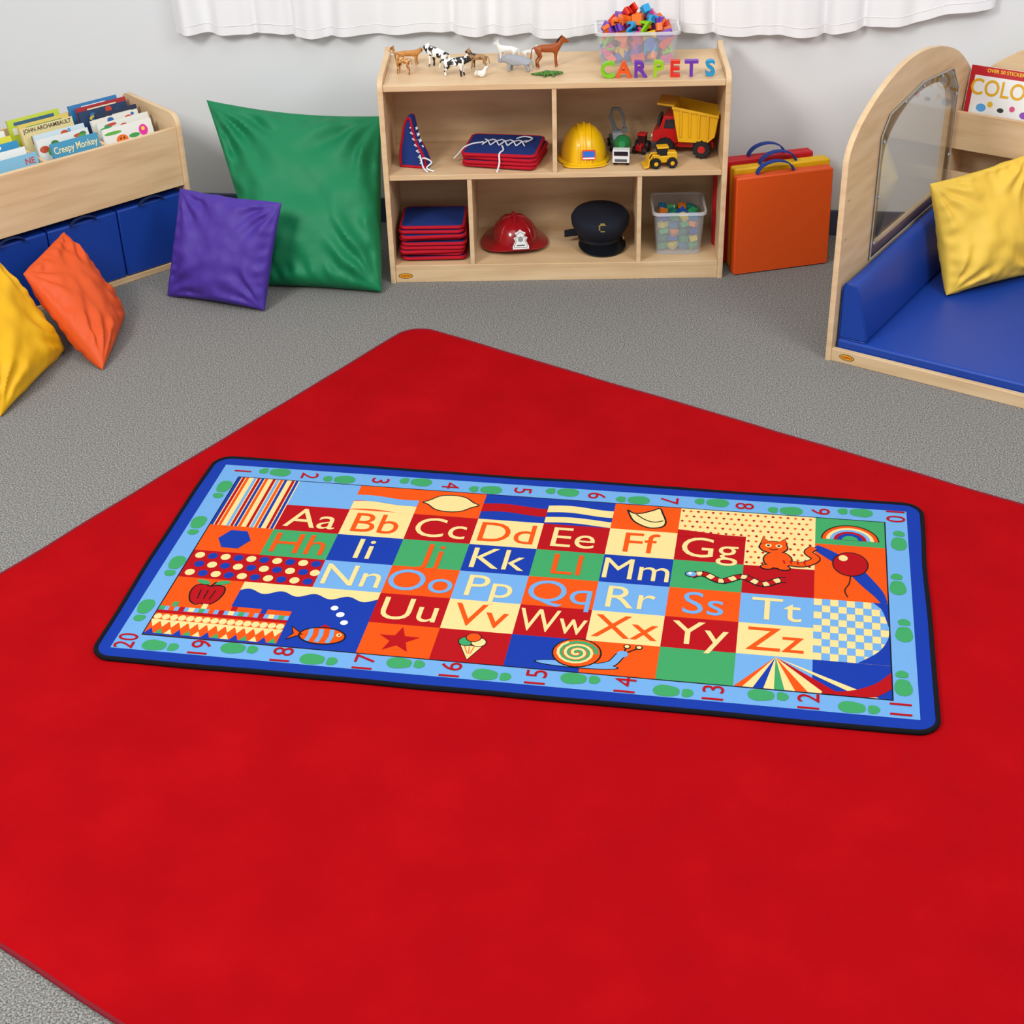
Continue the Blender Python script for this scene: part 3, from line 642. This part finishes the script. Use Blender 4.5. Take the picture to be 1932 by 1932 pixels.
sh_=[(-.016,-.03),(-.03,-.03),(-.03,-.02),(-.02,0),(-.026,.012),(-.014,.016),(-.02,.03),(-.008,.034),(0,.042),(.008,.034),(.02,.03),(.014,.016),(.026,.012),(.02,0),(.03,-.02),(.03,-.03),(.016,-.03)]
s=MB(); s.prism(sh_,0,.004,plain('#dededc',.35)); s.tube([(x*.8,y*.8,.0045) for x,y in sh_],.0008,plain('#333333',.5),seg=4,closed=True)
s.prism([(.010*math.cos(i*pi/6),.006+.010*math.sin(i*pi/6)) for i in range(12)],.004,.005,plain('#8a8a88',.4)); s.box(-.015,.015,-.018,-.014,.004,.005,plain('#333333',.5))
s.obj('badge',parent=r,M=T(.012,-.112,.058)@RX(pi/2-.35),label='white shield badge')
# police cap
NV=plain('#1c202b',.75,.3,500,.2)
r=root('police_cap',T(.775,.17,ZL)@RZ(.1),'dark navy toy police cap with badge on the shelf','cap')
m=MB(); m.lathe([(.074,.0),(.077,.038),(.092,.058),(.106,.085),(.109,.108),(.100,.124),(.075,.132),(.035,.135),(1e-6,.135)],NV,RX(.14)@S(1,.95,1),40); m.obj('crown',parent=r,M=T(0,0,.01))
MB().lathe([(.0775,.010),(.0805,.014),(.0815,.034),(.0785,.038)],plain('#12141a',.3),S(1,.96,1),40).obj('hat_band',parent=r,M=T(0,0,.006))
v=[];f=[];N=24
for k in range(4):
    for i in range(N+1):
        a=pi+pi*.06+(pi*.88)*i/N; sn=abs(math.sin(a)); inn=k in (0,3); rr=.075 if inn else .078+.046*sn
        v.append((rr*math.cos(a),rr*math.sin(a),(.03 if inn else .03-.026*sn)+(.0015 if k<2 else -.0015)))
for k in range(4):
    for i in range(N): l=(k+1)%4; f.append((k*(N+1)+i,k*(N+1)+i+1,l*(N+1)+i+1,l*(N+1)+i))
MB().add(v,f,plain('#101217',.22),I4,True).obj('visor',parent=r,M=RZ(.1))
s=MB(); s.prism([(.013*math.cos(a*pi/8)*(1.25 if a%2 else 1),.015*math.sin(a*pi/8)*(1.2 if a%2 else 1)) for a in range(16)],0,.003,plain('#8c7834',.35)); s.obj('cap_badge',parent=r,M=T(-.004,-.110,.112)@RX(pi/2-.35),label='small gold badge')
s=MB(); s.prism([(-.130,.026),(-.130,.054),(-.08,.060),(-.076,.03)],-.03,-.026,NV,RX(pi/2)); s.obj('strap',parent=r,bevel=.001)
s=MB(); s.lathe([(.007,0),(.005,.004),(1e-6,.005)],plain('#d8d8d4',.4),I4,12); s.obj('side_button',parent=r,M=T(.083,-.03,.035)@RY(pi/2),label='white round button')
# ---------------------------------------------------------------- toy vehicles
BK=plain('#1a1a1c',.6); YT=plain('#e6b018',.35,coat=.2); RT=plain('#bc1818',.3,coat=.2)
def wheel(m,x,y,z,r,w,hub):
    M=T(x,y,z)@RX(pi/2)
    m.lathe([(r*.55,-w/2),(r*.9,-w/2),(r,-w*.3),(r,w*.3),(r*.9,w/2),(r*.55,w/2)],BK,M,24)
    m.lathe([(1e-6,-w*.56),(r*.25,-w*.56),(r*.55,-w*.45),(r*.55,w*.45),(r*.25,w*.56),(1e-6,w*.56)],hub,M,20)
    for i in range(12):
        a=i*pi/6; m.box(-r*.07,r*.07,-w/2,w/2,r*.96,r*1.05,BK,T(x,y,z)@RY(a))
def wheelobj(parent,*a):
    m=MB(); wheel(m,*a); return m.obj('wheel',parent=parent)
r=root('toy_dump_truck',T(1.085,.195,ZM)@RZ(-.22)@S(.95,.95,.95),'large red and yellow plastic toy dump truck on the shelf','toy truck')
for x,y in ((-.07,-.05),(-.07,.05),(.07,-.055),(.07,.055)): wheelobj(r,x,y,.036,.034,.03,RT)
m=MB(); m.box(-.115,.11,-.035,.035,.03,.055,RT); m.box(-.125,-.1,-.055,.055,.028,.05,plain('#333333',.4)); m.obj('chassis',parent=r,bevel=.003)
m=MB(); cab=[(-.12,.05),(-.12,.09),(-.095,.1),(-.08,.15),(-.03,.152),(-.025,.05)]
m.prism(cab,-.048,.048,RT,RX(pi/2))
GL=plain('#2a2d33',.15)
for y in (-.0485,.0485): m.prism([(-.078,.105),(-.072,.14),(-.038,.142),(-.036,.105)],-.001,.001,GL,T(0,y,0)@RX(pi/2))
m.box(-.104,-.092,-.038,.038,.106,.14,GL); m.box(-.123,-.119,-.03,.03,.06,.085,plain('#d8d8d8',.3))
for y in (-.04,.04): m.cyl(.007,.004,plain('#f6f2d8',.2),T(-.121,y,.072)@RY(-pi/2),seg=12)
m.obj('cab',parent=r,bevel=.003)
m=MB(); P0=[(-.02,.06),(-.045,.195),(.13,.168),(.118,.085),(.09,.06)]
for y0,y1 in ((-.066,-.058),(.058,.066)): m.prism(P0,y0,y1,YT,RX(pi/2))
m.prism([(-.02,.06),(-.045,.195),(-.037,.195),(-.012,.06)],-.06,.06,YT,RX(pi/2)); m.prism([(-.02,.06),(.09,.06),(.118,.085),(.118,.092),(.088,.068),(-.02,.068)],-.06,.06,YT,RX(pi/2))
m.prism([(-.105,.196),(-.105,.203),(-.04,.198),(-.04,.19)],-.056,.056,YT,RX(pi/2)); m.prism([(.118,.085),(.13,.168),(.123,.168),(.111,.09)],-.06,.06,YT,RX(pi/2))
for k in range(4):
    x=-.01+k*.034; m.box(x-.004,x+.004,-.071,-.066,.08,.182-k*.005,YT)
m.prism([(-.046,.186),(-.046,.197),(.132,.170),(.132,.159)],.064,.072,YT,RX(pi/2)); m.obj('dump_bed',parent=r,bevel=.002,label='yellow tipping bed')
r=root('toy_loader',T(.995,.055,ZM)@RZ(.12)@S(1.22,1.22,1.22),'small yellow toy wheel loader with black cab','toy truck')
for x,y in ((-.024,-.02),(-.024,.02),(.024,-.02),(.024,.02)): wheelobj(r,x,y,.0155,.015,.014,YT)
m=MB(); m.box(-.03,.04,-.014,.014,.014,.034,YT); m.prism([(.01,.034),(.01,.046),(.038,.043),(.042,.034)],-.013,.013,YT,RX(pi/2)); m.obj('chassis',parent=r,bevel=.002)
m=MB(); m.box(-.016,.012,-.012,.012,.034,.056,BK); m.box(-.019,.015,-.014,.014,.056,.061,YT); m.obj('cab',parent=r,bevel=.0015)
m=MB()
for y in (-.012,.012): m.tube([(-.012,y,.036),(-.032,y,.036),(-.043,y,.018)],.003,YT,seg=6)
m.prism([(-.042,.03),(-.044,.006),(-.058,.002),(-.06,.006),(-.048,.01),(-.046,.03)],-.026,.026,YT,RX(pi/2)); m.obj('bucket',parent=r,bevel=.001)
r=root('toy_mixer_truck',T(.852,.105,ZM)@RZ(-.12),'small white and green toy cement mixer truck','toy truck')
for x,y in ((-.022,-.03),(.022,-.03),(-.022,.03),(.022,.03)): 
    m=MB(); wheel(m,0,0,0,.013,.011,plain('#dddddd',.4)); m.obj('wheel',parent=r,M=T(x,y,.0137)@RZ(pi/2))
m=MB(); m.box(-.03,.03,-.052,-.02,.014,.06,plain('#e2e2e2',.35)); m.box(-.025,.025,-.0535,-.0515,.04,.056,plain('#23272c',.15)); m.box(-.022,.022,-.0535,-.0515,.018,.028,plain('#55585c',.4)); m.obj('cab',parent=r,bevel=.002,label='white cab')
m=MB(); m.box(-.02,.02,-.02,.055,.014,.024,BK); m.obj('chassis',parent=r)
m=MB(); m.lathe([(.012,-.04),(.026,-.02),(.031,0),(.024,.03),(.012,.045)],plain('#1b7a40',.35),T(0,.022,.06)@RX(-pi/2-.25),20)
m.obj('mixer_drum',parent=r,label='green mixing drum')
r=root('toy_crane_truck',T(.838,.25,ZM)@RZ(.1),'grey and green toy crane truck with folded arm raised','toy truck')
for x,y in ((-.024,-.03),(.024,-.03),(-.024,.03),(.024,.03)): 
    m=MB(); wheel(m,0,0,0,.014,.012,plain('#dddddd',.4)); m.obj('wheel',parent=r,M=T(x,y,.0147)@RZ(pi/2))
m=MB(); m.box(-.024,.024,-.045,.045,.014,.04,plain('#3c6f58',.4)); m.box(-.018,.018,-.03,.02,.04,.065,plain('#8c9298',.4)); m.obj('chassis',parent=r,bevel=.002)
m=MB(); G=plain('#62686e',.4)
m.tube([(0,0,.06),(-.026,-.01,.12),(-.018,-.01,.152)],[.008,.006,.005],G,seg=8); m.tube([(-.018,-.01,.152),(.008,-.012,.15),(.02,-.014,.125)],.006,G,seg=8); m.tube([(.02,-.014,.125),(.026,-.016,.08)],[.005,.004],G,seg=8)
m.prism([(.018,.08),(.034,.08),(.036,.066),(.022,.06)],-.008,.012,G,T(0,-.012,0)@RX(pi/2)); m.obj('crane_arm',parent=r,label='grey jointed arm')
r=root('toy_tractor',T(.925,.2,ZM)@RZ(1.2),'small red toy tractor with black wheels','toy truck')
for x,y,q in ((-.02,-.018,.013),(-.02,.018,.013),(.018,-.02,.019),(.018,.02,.019)): wheelobj(r,x,y,q*1.05,q,.012,RT)
m=MB(); m.box(-.035,.02,-.011,.011,.016,.034,RT); m.box(-.002,.028,-.014,.014,.034,.062,plain('#3a1a1a',.3)); m.box(-.005,.031,-.016,.016,.062,.067,RT); m.tube([(-.02,0,.034),(-.02,0,.052)],.002,BK,seg=6); m.obj('tractor_body',parent=r,bevel=.002)
# ---------------------------------------------------------------- pillows
def pillow(name,corners,th,h,label,seed=0,fold=.012,zmin=.002,wall=None,pinch=.035,sag=0):
    C=[Vector(c) for c in corners]; N=56
    n=((C[1]-C[0]).cross(C[3]-C[0])).normalized()
    cen=sum(C,Vector())/4
    v=[];f=[];idx={}
    def pos(u,w,side):
        uu=u*(1-pinch*(1-w*w)); ww=w*(1-pinch*(1-u*u))
        if w>0: ww-=sag*(1-u*u)*w
        a=(uu+1)/2;b=(ww+1)/2
        P=(C[0]*(1-a)+C[1]*a)*(1-b)+(C[3]*(1-a)+C[2]*a)*b
        e=max(0,(1-u*u)*(1-w*w))
        t=th*(e**.40)*(1.0-.25*w)
        q=Vector((u*1.6+seed*7.3,w*1.6,side*3.1+seed))
        wr=noise.noise(q)*1.0+noise.noise(q*2.3)*.6
        cr=0
        for su in (-1,1):
            for sw in (-1,1):
                du,dw=su-u,sw-w; dd=math.hypot(du,dw)+1e-4; an=math.atan2(dw,du)
                cr+=math.sin(an*13+seed+su*2+sw+noise.noise(q*1.5)*2)*math.exp(-((dd-.5)/.40)**2)
        g=.3*math.sin(w*26+seed+4*noise.noise(q))*math.exp(-((1-abs(u))/.18)**2)+.3*math.sin(u*24+seed*2+4*noise.noise(q))*math.exp(-((1-abs(w))/.18)**2)
        t+=fold*1.35*(wr*.8+cr*.45+g)*min(1,e*5)
        P=P+n*t*side
        if side==0:
            P=P+n*.006*math.sin(u*5+seed)*math.cos(w*4+seed)+(C[3]-C[0]).normalized()*.008*noise.noise(q*2)
        if P.z<zmin: P.z=zmin
        if wall: 
            lim=wall(P)
            if P.y>lim: P.y=lim
        return P
    for side in (1,-1):
        for j in range(N+1):
            for i in range(N+1):
                edge=i in(0,N) or j in (0,N)
                if side==-1 and edge: idx[(side,i,j)]=idx[(1,i,j)]; continue
                u=-math.cos(pi*i/N); w=-math.cos(pi*j/N)
                idx[(side,i,j)]=len(v); v.append(pos(u,w,0 if edge else side)-cen)
        for j in range(N):
            for i in range(N):
                q=[idx[(side,i,j)],idx[(side,i+1,j)],idx[(side,i+1,j+1)],idx[(side,i,j+1)]]
                f.append(tuple(q if side==1 else q[::-1]))
    m=mottled(name+'_cotton_'+h.strip('#'),[(.3,h),(.7,h)],10,.58,.4,11,spec=.35,bd=.016)
    o=MB().add(v,f,m,I4,True).obj(name,M=T(*cen))
    mm=o.modifiers.new('sub','SUBSURF'); mm.levels=1; mm.render_levels=1
    tag(o,label,'pillow'); return o
PW=lambda P: wy(P.x)-.075
pillow('floor_pillow',[(-.47,-.02,.01),(-.026,-.10,.01),(-.028,.32,.525),(-.70,.455,.555)],.11,'#0b7a4c','large green floor pillow leaning between the wall and the shelf',1,.026,wall=PW,pinch=.02,sag=.05)
pillow('throw_pillow',[(-.815,-.09,.006),(-.435,-.235,.006),(-.352,-.115,.365),(-.742,.03,.37)],.058,'#462d92','square purple pillow leaning against the green floor pillow',2,.012)
pillow('throw_pillow',[(-.913,-.675,.006),(-.935,-.26,.006),(-1.12,-.19,.298),(-1.20,-.44,.255)],.07,'#d4501a','square orange pillow leaning on the book display unit',3,.013,pinch=.0)
pillow('throw_pillow',[(-1.165,-.99,.006),(-1.08,-.53,.006),(-1.31,-.42,.33),(-1.43,-.87,.34)],.085,'#e4ac0c','yellow pillow standing on the grey carpet beside an orange pillow',4,.014,pinch=.01)
# ---------------------------------------------------------------- foam mats with handles
def foam(name,M,w,h,t,colh,label,cat,group,handle='#1a3888',hx=0,folds=1,hw=.07,hy=None,hh=.045,tilt=0,bw=.012):
    r=root(name,M,label,cat,group); c=plain(colh,.42,.12,40,.35)
    m=MB()
    for k in range(folds):
        y0=t*k/folds; y1=t*(k+1)/folds-.0015; m.box(-w/2,w/2,y0,y1,0,h,c)
    m.obj('foam_body',parent=r,bevel=.008,seg=3)
    p=MB(); p.tube([(-w/2+.006,.001,.006),(w/2-.006,.001,.006),(w/2-.006,.001,h-.006),(-w/2+.006,.001,h-.006)],.0018,c,seg=6,closed=True); p.obj('seam_piping',parent=r)
    hy=t/2 if hy is None else hy
    hd=MB(); pts=[(hx+hw*math.cos(a),hy,h-.004+hh*math.sin(a)) for a in [pi*i/14 for i in range(15)]]
    for i in range(14):
        a,b=Vector(pts[i]),Vector(pts[i+1]); n_=(b-a).normalized(); q=Vector((-n_.z,0,n_.x))*.0022; y=Vector((0,bw,0))
        hd.add([a-y-q,a+y-q,b+y-q,b-y-q,a-y+q,a+y+q,b+y+q,b-y+q],[(0,1,2,3),(7,6,5,4),(0,4,5,1),(1,5,6,2),(2,6,7,3),(3,7,4,0)],plain(handle,.8))
    hd.obj('carry_handle',parent=r,label='blue webbing handle')
    return r
A1=math.atan2(.101,.37)
MM=T(1.444,.062,.001)@RZ(A1)
for k,(c,nm,dx,hh) in enumerate((('#d85014','orange',0,.372),('#e0b010','yellow',.012,.385),('#bc1420','red',-.03,.398))):
    foam('folding_foam_mat',MM@T(dx,.002+k*.058,0)@RX(-.045),.372,hh-.005,.054,c,nm+' folding foam mat with blue handle standing on edge','foam mat','folded foam mats beside the shelf',hx=-.03+.02*k,folds=2)
# ---------------------------------------------------------------- book display unit
MU=T(-.756,.238,0)@RZ(math.atan2(.673,.739))
un=root('book_display_unit',MU,'angled birch plywood book bin unit with blue foam blocks below','book display')
UD,UL=.40,1.25
def endp(x):
    pr=[(0,0),(UD,0),(UD,.53)]+[(UD-.045+.045*math.cos(a),.53+.045*math.sin(a)) for a in [i*pi/16 for i in range(1,9)]]+[(.05+.05*math.cos(a),.525+.05*math.sin(a)) for a in [pi/2+i*pi/16 for i in range(0,9)]]
    v,f=plate([pr],.019,.0015); M=Matrix(((0,0,1,x),(1,0,0,0),(0,1,0,0),(0,0,0,1))); MB().add(v,f,WOOD,M).obj('end_panel',parent=un)
endp(-.0095); endp(-UL+.0095)
MB().box(-UL+.019,-.019,.006,.024,.307,.527,WOODX).obj('front_panel',parent=un,bevel=.002)
MB().box(-UL+.019,-.019,.024,UD-.01,.307,.32,WOODX).obj('bin_floor',parent=un)
MB().box(-UL+.019,-.019,UD-.016,UD-.004,.03,.55,WOOD).obj('back_panel',parent=un)
MB().box(-UL+.019,-.019,.01,UD-.02,.0,.022,WOODX).obj('base_board',parent=un,bevel=.002)
for x in (-.27,-.51,-.76,-1.0): MB().box(x-.006,x+.006,.024,UD-.016,.32,.51,WOOD).obj('bin_divider',parent=un,bevel=.001)
for k in range(4):
    foam('foam_block',MU@T(-.024-.139-.2785*k,.014,.0225),.275,.258,.34,'#123a92','blue vinyl foam block with handle stored under the book bins','foam block','blue foam blocks under the book bins',handle='#0c1f48',hw=.05,hy=-.006,hh=.024,bw=.006)
def book(M,w,h,t,cov,lines,label,group,deco=None):
    m=MB(); c=plain(cov,.35,coat=.2); pg=plain('#e6e0d2',.8)
    m.box(-w/2,w/2,0,.0015,0,h,c); m.box(-w/2,w/2,t-.0015,t,0,h,c); m.box(-w/2-.001,-w/2+.001,0,t,0,h,c); m.box(-w/2+.001,w/2-.003,.0015,t-.0015,.002,h-.003,pg)
    for (s,sz,col,x,z) in lines: m.text(s,sz,plain(col,.4),T(x,-.0012,z)@RX(pi/2),off=.01,w=w*.92)
    for k,(kind,col,x,z,a,b) in enumerate(deco or []):
        zz=-.0002-.00005*k
        if kind=='e': m.add([(x+a*math.cos(i*pi/10),zz,z+b*math.sin(i*pi/10)) for i in range(20)],[tuple(range(20))],plain(col,.4))
        else: m.add([(x-a,zz,z-b),(x+a,zz,z-b),(x+a,zz,z+b),(x-a,zz,z+b)],[(0,1,2,3)],plain(col,.4))
    o=m.obj('picture_book',M=M); tag(o,label,'book',group); return o
G1='picture books in the wooden bins'
def bk(xc,y,w,h,cov,lines=[],deco=None,lab=None,tilt=.3,yaw=0,t=.008):
    book(MU@T(xc,y,.3215)@RZ(yaw)@RX(-tilt),w,h,t,cov,lines,lab or 'thin picture book leaning in a wooden book bin',G1,deco)
def blobs(n,w,z0,z1,seed,pal):
    rr=random.Random(seed); return [('e',pal[i%len(pal)],rr.uniform(-w/2,w/2),rr.uniform(z0,z1),rr.uniform(.006,.02),rr.uniform(.005,.014)) for i in range(n)]
cx1=-.145
bk(cx1-.01,.055,.2,.235,'#e2e2dc',[],[('e','#e86a1a',-.03,.185,.024,.018),('e','#e0309a',.06,.2,.018,.02),('e','#5aa83c',-.06,.215,.035,.006),('e','#f6d040',.06,.205,.007,.007),('e','#3a9a4a',.02,.19,.022,.008),('e','#222222',-.036,.19,.003,.004),('e','#222222',-.022,.19,.003,.004)],'white picture book with orange pumpkin and pink owl cover')
bk(cx1,.095,.21,.245,'#dcdcd2',[],blobs(8,.17,.2,.235,1,['#3f8a5a','#c04030','#3a9a4a']),'white and green picture book leaning in a wooden bin')
bk(cx1-.008,.135,.195,.25,'#e0dcd0',[],blobs(7,.16,.2,.24,2,['#2a62a8','#d8342a','#e8b030']),'cream picture book leaning in a wooden book bin',yaw=.03)
bk(cx1+.02,.175,.17,.255,'#1c2a46',[],[('e','#c88a3a',-.04,.225,.016,.014),('r','#d8d4c4',.02,.235,.04,.005)],'dark navy picture book leaning in a wooden book bin')
bk(cx1-.012,.215,.2,.262,'#18365a',[],blobs(7,.17,.225,.252,3,['#2f6f9a','#c83a28','#e0c050']),'dark blue picture book leaning in a wooden book bin')
bk(cx1+.005,.255,.205,.265,'#a8202a',[],[('r','#e8dcb0',0,.248,.06,.006)],'red picture book leaning in a wooden book bin')
bk(cx1-.01,.29,.2,.268,'#3078b0',[],[('r','#e8e8e8',0,.252,.05,.005)],'blue picture book leaning in a wooden book bin')
cx2=-.39
bk(cx2+.02,.05,.185,.235,'#3f90b4',[('Creepy Monkey',.034,'#efe2b0',.0,.205)],[('e','#7a4a22',-.05,.165,.02,.016)],'blue picture book titled in cream handwriting in a bin')
bk(cx2-.0,.095,.205,.245,'#dcdeda',[],blobs(10,.18,.19,.235,4,['#58a048','#c05030','#3b7a3a']),'white picture book with green leaves in a bin')
bk(cx2+.01,.135,.2,.25,'#c4d4dc',[],blobs(6,.16,.2,.24,5,['#c04a20','#5a9ac0']),'pale blue picture book leaning in a wooden book bin')
bk(cx2-.01,.18,.205,.268,'#d8c890',[('JOHN ARCHAMBAULT',.02,'#3a2a1a',0,.254),('BOOM',.042,'#7a2a18',-.01,.220)],None,'cream picture book with BOOM in dark red letters')
bk(cx2+.0,.225,.2,.268,'#d8c060',[],[('r','#2a8a4a',0,.25,.07,.006)],'yellow picture book leaning in a wooden book bin')
bk(cx2-.015,.27,.205,.278,'#b8c838',[],[('r','#e4e4dc',0,.235,.09,.012),('r','#2f5a7a',0,.26,.08,.006)],'lime green picture book leaning in a wooden book bin')
cx3=-.635
bk(cx3+.015,.05,.2,.225,'#7ab0cc',[('NE',.03,'#c83020',.07,.2)],None,'light blue picture book leaning in a wooden book bin')
bk(cx3,.1,.2,.235,'#e2e2de',[],[('r','#e8a020',0,.19,.08,.008)],'white picture book leaning in a wooden book bin')
bk(cx3,.15,.2,.245,'#2488b8',[],blobs(6,.16,.2,.235,7,['#e8e8e8','#e0a030']),'bright blue picture book leaning in a wooden book bin')
bk(cx3,.2,.2,.25,'#d8d23a',[],blobs(5,.16,.21,.24,8,['#c83020','#3a7a3a']),'yellow picture book leaning in a wooden book bin')
bk(cx3,.25,.2,.255,'#e2e2de',[],[('r','#2a2a2a',0,.24,.05,.005)],'white picture book leaning in a wooden book bin')
# ---------------------------------------------------------------- nook
MN=T(1.516,-.672,0)@RZ(math.atan2(-.537,.843))
nk=root('reading_nook',MN,'birch plywood reading nook with arched side panel and clear window','reading nook')
pr=[(0,0),(0,.68),(.012,.715),(.045,.752),(.1,.79),(.2,.834),(.3,.862),(.4,.88),(.5,.884),(.6,.876),(.7,.858),(.8,.832),(.9,.795),(.98,.75),(1.06,.695),(1.11,.64),(1.14,.58),(1.15,.52),(1.15,0)]
def smooth(p,it=2):
    for _ in range(it):
        q=[p[0]]
        for i in range(len(p)-1):
            a,b=Vector(p[i]),Vector(p[i+1]); q+= [tuple(a*.75+b*.25),tuple(a*.25+b*.75)]
        q.append(p[-1]); p=q
    return p
prf=[(0,0)]+smooth(pr[1:-1])+[(1.15,0)]
h1=[(.285,.30),(.90,.30),(.90,.60)]+crv([(.90,.60),(.865,.67),(.79,.715),(.69,.738),(.58,.745),(.47,.735),(.37,.70),(.305,.65),(.285,.59)],4)[1:]
MP=Matrix(((0,0,-1,-.010),(1,0,0,0),(0,1,0,0),(0,0,0,1)))
v,f=plate([prf,h1[::-1]],.02,.002)
MB().add(v,f,WOOD,MP).obj('side_panel',parent=nk,label='arched plywood side panel with window opening')
ac=[(.245,.27),(.935,.27),(.935,.66),(.86,.745),(.58,.775),(.3,.745),(.245,.69)]
v,f=plate([ac],.004,.0); MB().add(v,f,ACRYL,T(.0145,0,0)@MP).obj('window_pane',parent=nk,label='clear acrylic window sheet')
MB().tube([(.0066,a,b) for a,b in ac],.0022,ACRED,seg=6,closed=True).obj('pane_edge',parent=nk)
for a,b in ((.265,.32),(.265,.48),(.265,.665),(.42,.752),(.58,.760),(.75,.748),(.918,.64),(.918,.42)):
    MB().lathe([(.006,0),(.0055,.003),(1e-6,.0045)],plain('#a8acb0',.25),T(.007,a,b)@RY(pi/2),12).obj('screw',parent=nk,label='round metal screw head')
for a,b in ((.03,.42),(.03,.55)): MB().lathe([(.006,0),(.005,.002),(1e-6,.003)],plain('#b8a47e',.4),T(.0002,a,b)@RY(pi/2),12).obj('screw',parent=nk,label='wood-coloured screw cap')
NW=1.2
MB().box(0,NW,0,.02,0,.044,WOODX).obj('front_rail',parent=nk,bevel=.002)
MB().box(0,NW,.02,1.13,.0,.03,WOODX).obj('base_board',parent=nk)
MB().box(0,NW,.955,.973,.43,.565,WOODX).obj('book_rail',parent=nk,bevel=.002)
MB().box(0,NW,.973,1.09,.43,.445,WOODX).obj('book_ledge',parent=nk)
MB().box(0,NW,.955,.973,.30,.345,WOODX).obj('cross_rail',parent=nk,bevel=.002)
bp=[(0,.03),(NW,.03)]+smooth([(NW,.62),(1.15,.70),(1.0,.79),(.8,.85),(.6,.87),(.4,.85),(.2,.79),(.06,.70),(0,.62)])
v,f=plate([bp],.016,.002); MB().add(v,f,WOOD,T(0,1.10,0)@RX(pi/2)).obj('back_panel',parent=nk)
v,f=plate([prf],.02,.002); MB().add(v,f,WOOD,T(NW+.02,0,0)@MP).obj('side_panel',parent=nk)
sticker(nk,T(.055,-.0005,.024)@RX(pi/2))
NB=plain('#133e9a',.42,.1,30,.35,name='blue_vinyl')
m=MB(); m.box(.004,NW-.01,.024,.93,.0315,.072,NB); tag(m.obj('floor_cushion',M=MN,bevel=.01,seg=3),'flat blue vinyl floor cushion filling the reading nook','cushion')
bo=[(.008,.073),(.008,.25),(.015,.268),(.035,.272),(.055,.262),(.066,.24),(.105,.09),(.1,.075)]
m=MB(); m.prism(bo,-.93,-.03,NB,RX(pi/2))
bo_=m.obj('bolster_cushion',M=MN,bevel=.006,seg=3); tag(bo_,'long blue vinyl wedge bolster against the plywood side panel','cushion')
MB().tube([(a,.031,b) for a,b in bo],.002,NB,seg=6,closed=True).obj('seam_piping',parent=bo_)
pillow('throw_pillow',[(1.955,-.35,.078),(2.32,-.17,.078),(2.26,-.02,.46),(1.885,-.21,.43)],.075,'#ecc44a','yellow satin pillow leaning on the blue nook cushion',5,.014,zmin=.0745)
book(MN@T(.14,.985,.446)@RX(-.22),.26,.27,.012,'#e4e4e0',[('OVER 50 STICKERS!',.017,'#f6d020',0,.258),('COLOR',.078,'#dca60c',.0,.200),('ME',.075,'#c83e8a',.0,.075)],'colouring book with COLOR ME title on the nook rail','colouring books on the nook ledge',
 [('r','#b81824',0,.135,.13,.135),('r','#e6e6e2',.006,.12,.118,.118),('e','#58a0d8',-.07,.13,.018,.014),('e','#e86a2a',.085,.045,.016,.014),('e','#62b048',-.085,.05,.018,.02),('e','#8a4ab0',.085,.125,.016,.012),('e','#2f2f2f',.0,.13,.012,.008),('e','#e0b020',-.04,.145,.01,.01),('e','#d05080',.04,.14,.01,.01),('e','#d03a2a',-.09,.085,.012,.012)])
book(MN@T(.44,.99,.446)@RX(-.22),.24,.26,.012,'#2478b0',[],'blue colouring book standing on the nook ledge','colouring books on the nook ledge')
# ---------------------------------------------------------------- lights
def area(loc,tgt,size,power,col=(1,1,1),sy=None):
    l=bpy.data.lights.new('softbox','AREA'); l.size=size; l.energy=power; l.color=col
    o=bpy.data.objects.new('softbox',l); COL.objects.link(o); o.location=loc
    o.rotation_euler=(Vector(tgt)-Vector(loc)).to_track_quat('-Z','Y').to_euler()
area((-2.2,-3.8,3.6),(.6,-.6,.3),1.2,145,(1,.985,.96))
area((3.2,-3.4,3.4),(.9,-.4,.3),1.4,74,(.97,.985,1))
area((.6,-3.2,4.6),(.5,-1.9,0),4.0,80)
w=bpy.data.worlds.new('w'); scn.world=w; w.use_nodes=True; w.node_tree.nodes['Background'].inputs[0].default_value=(.95,.97,1,1); w.node_tree.nodes['Background'].inputs[1].default_value=.54
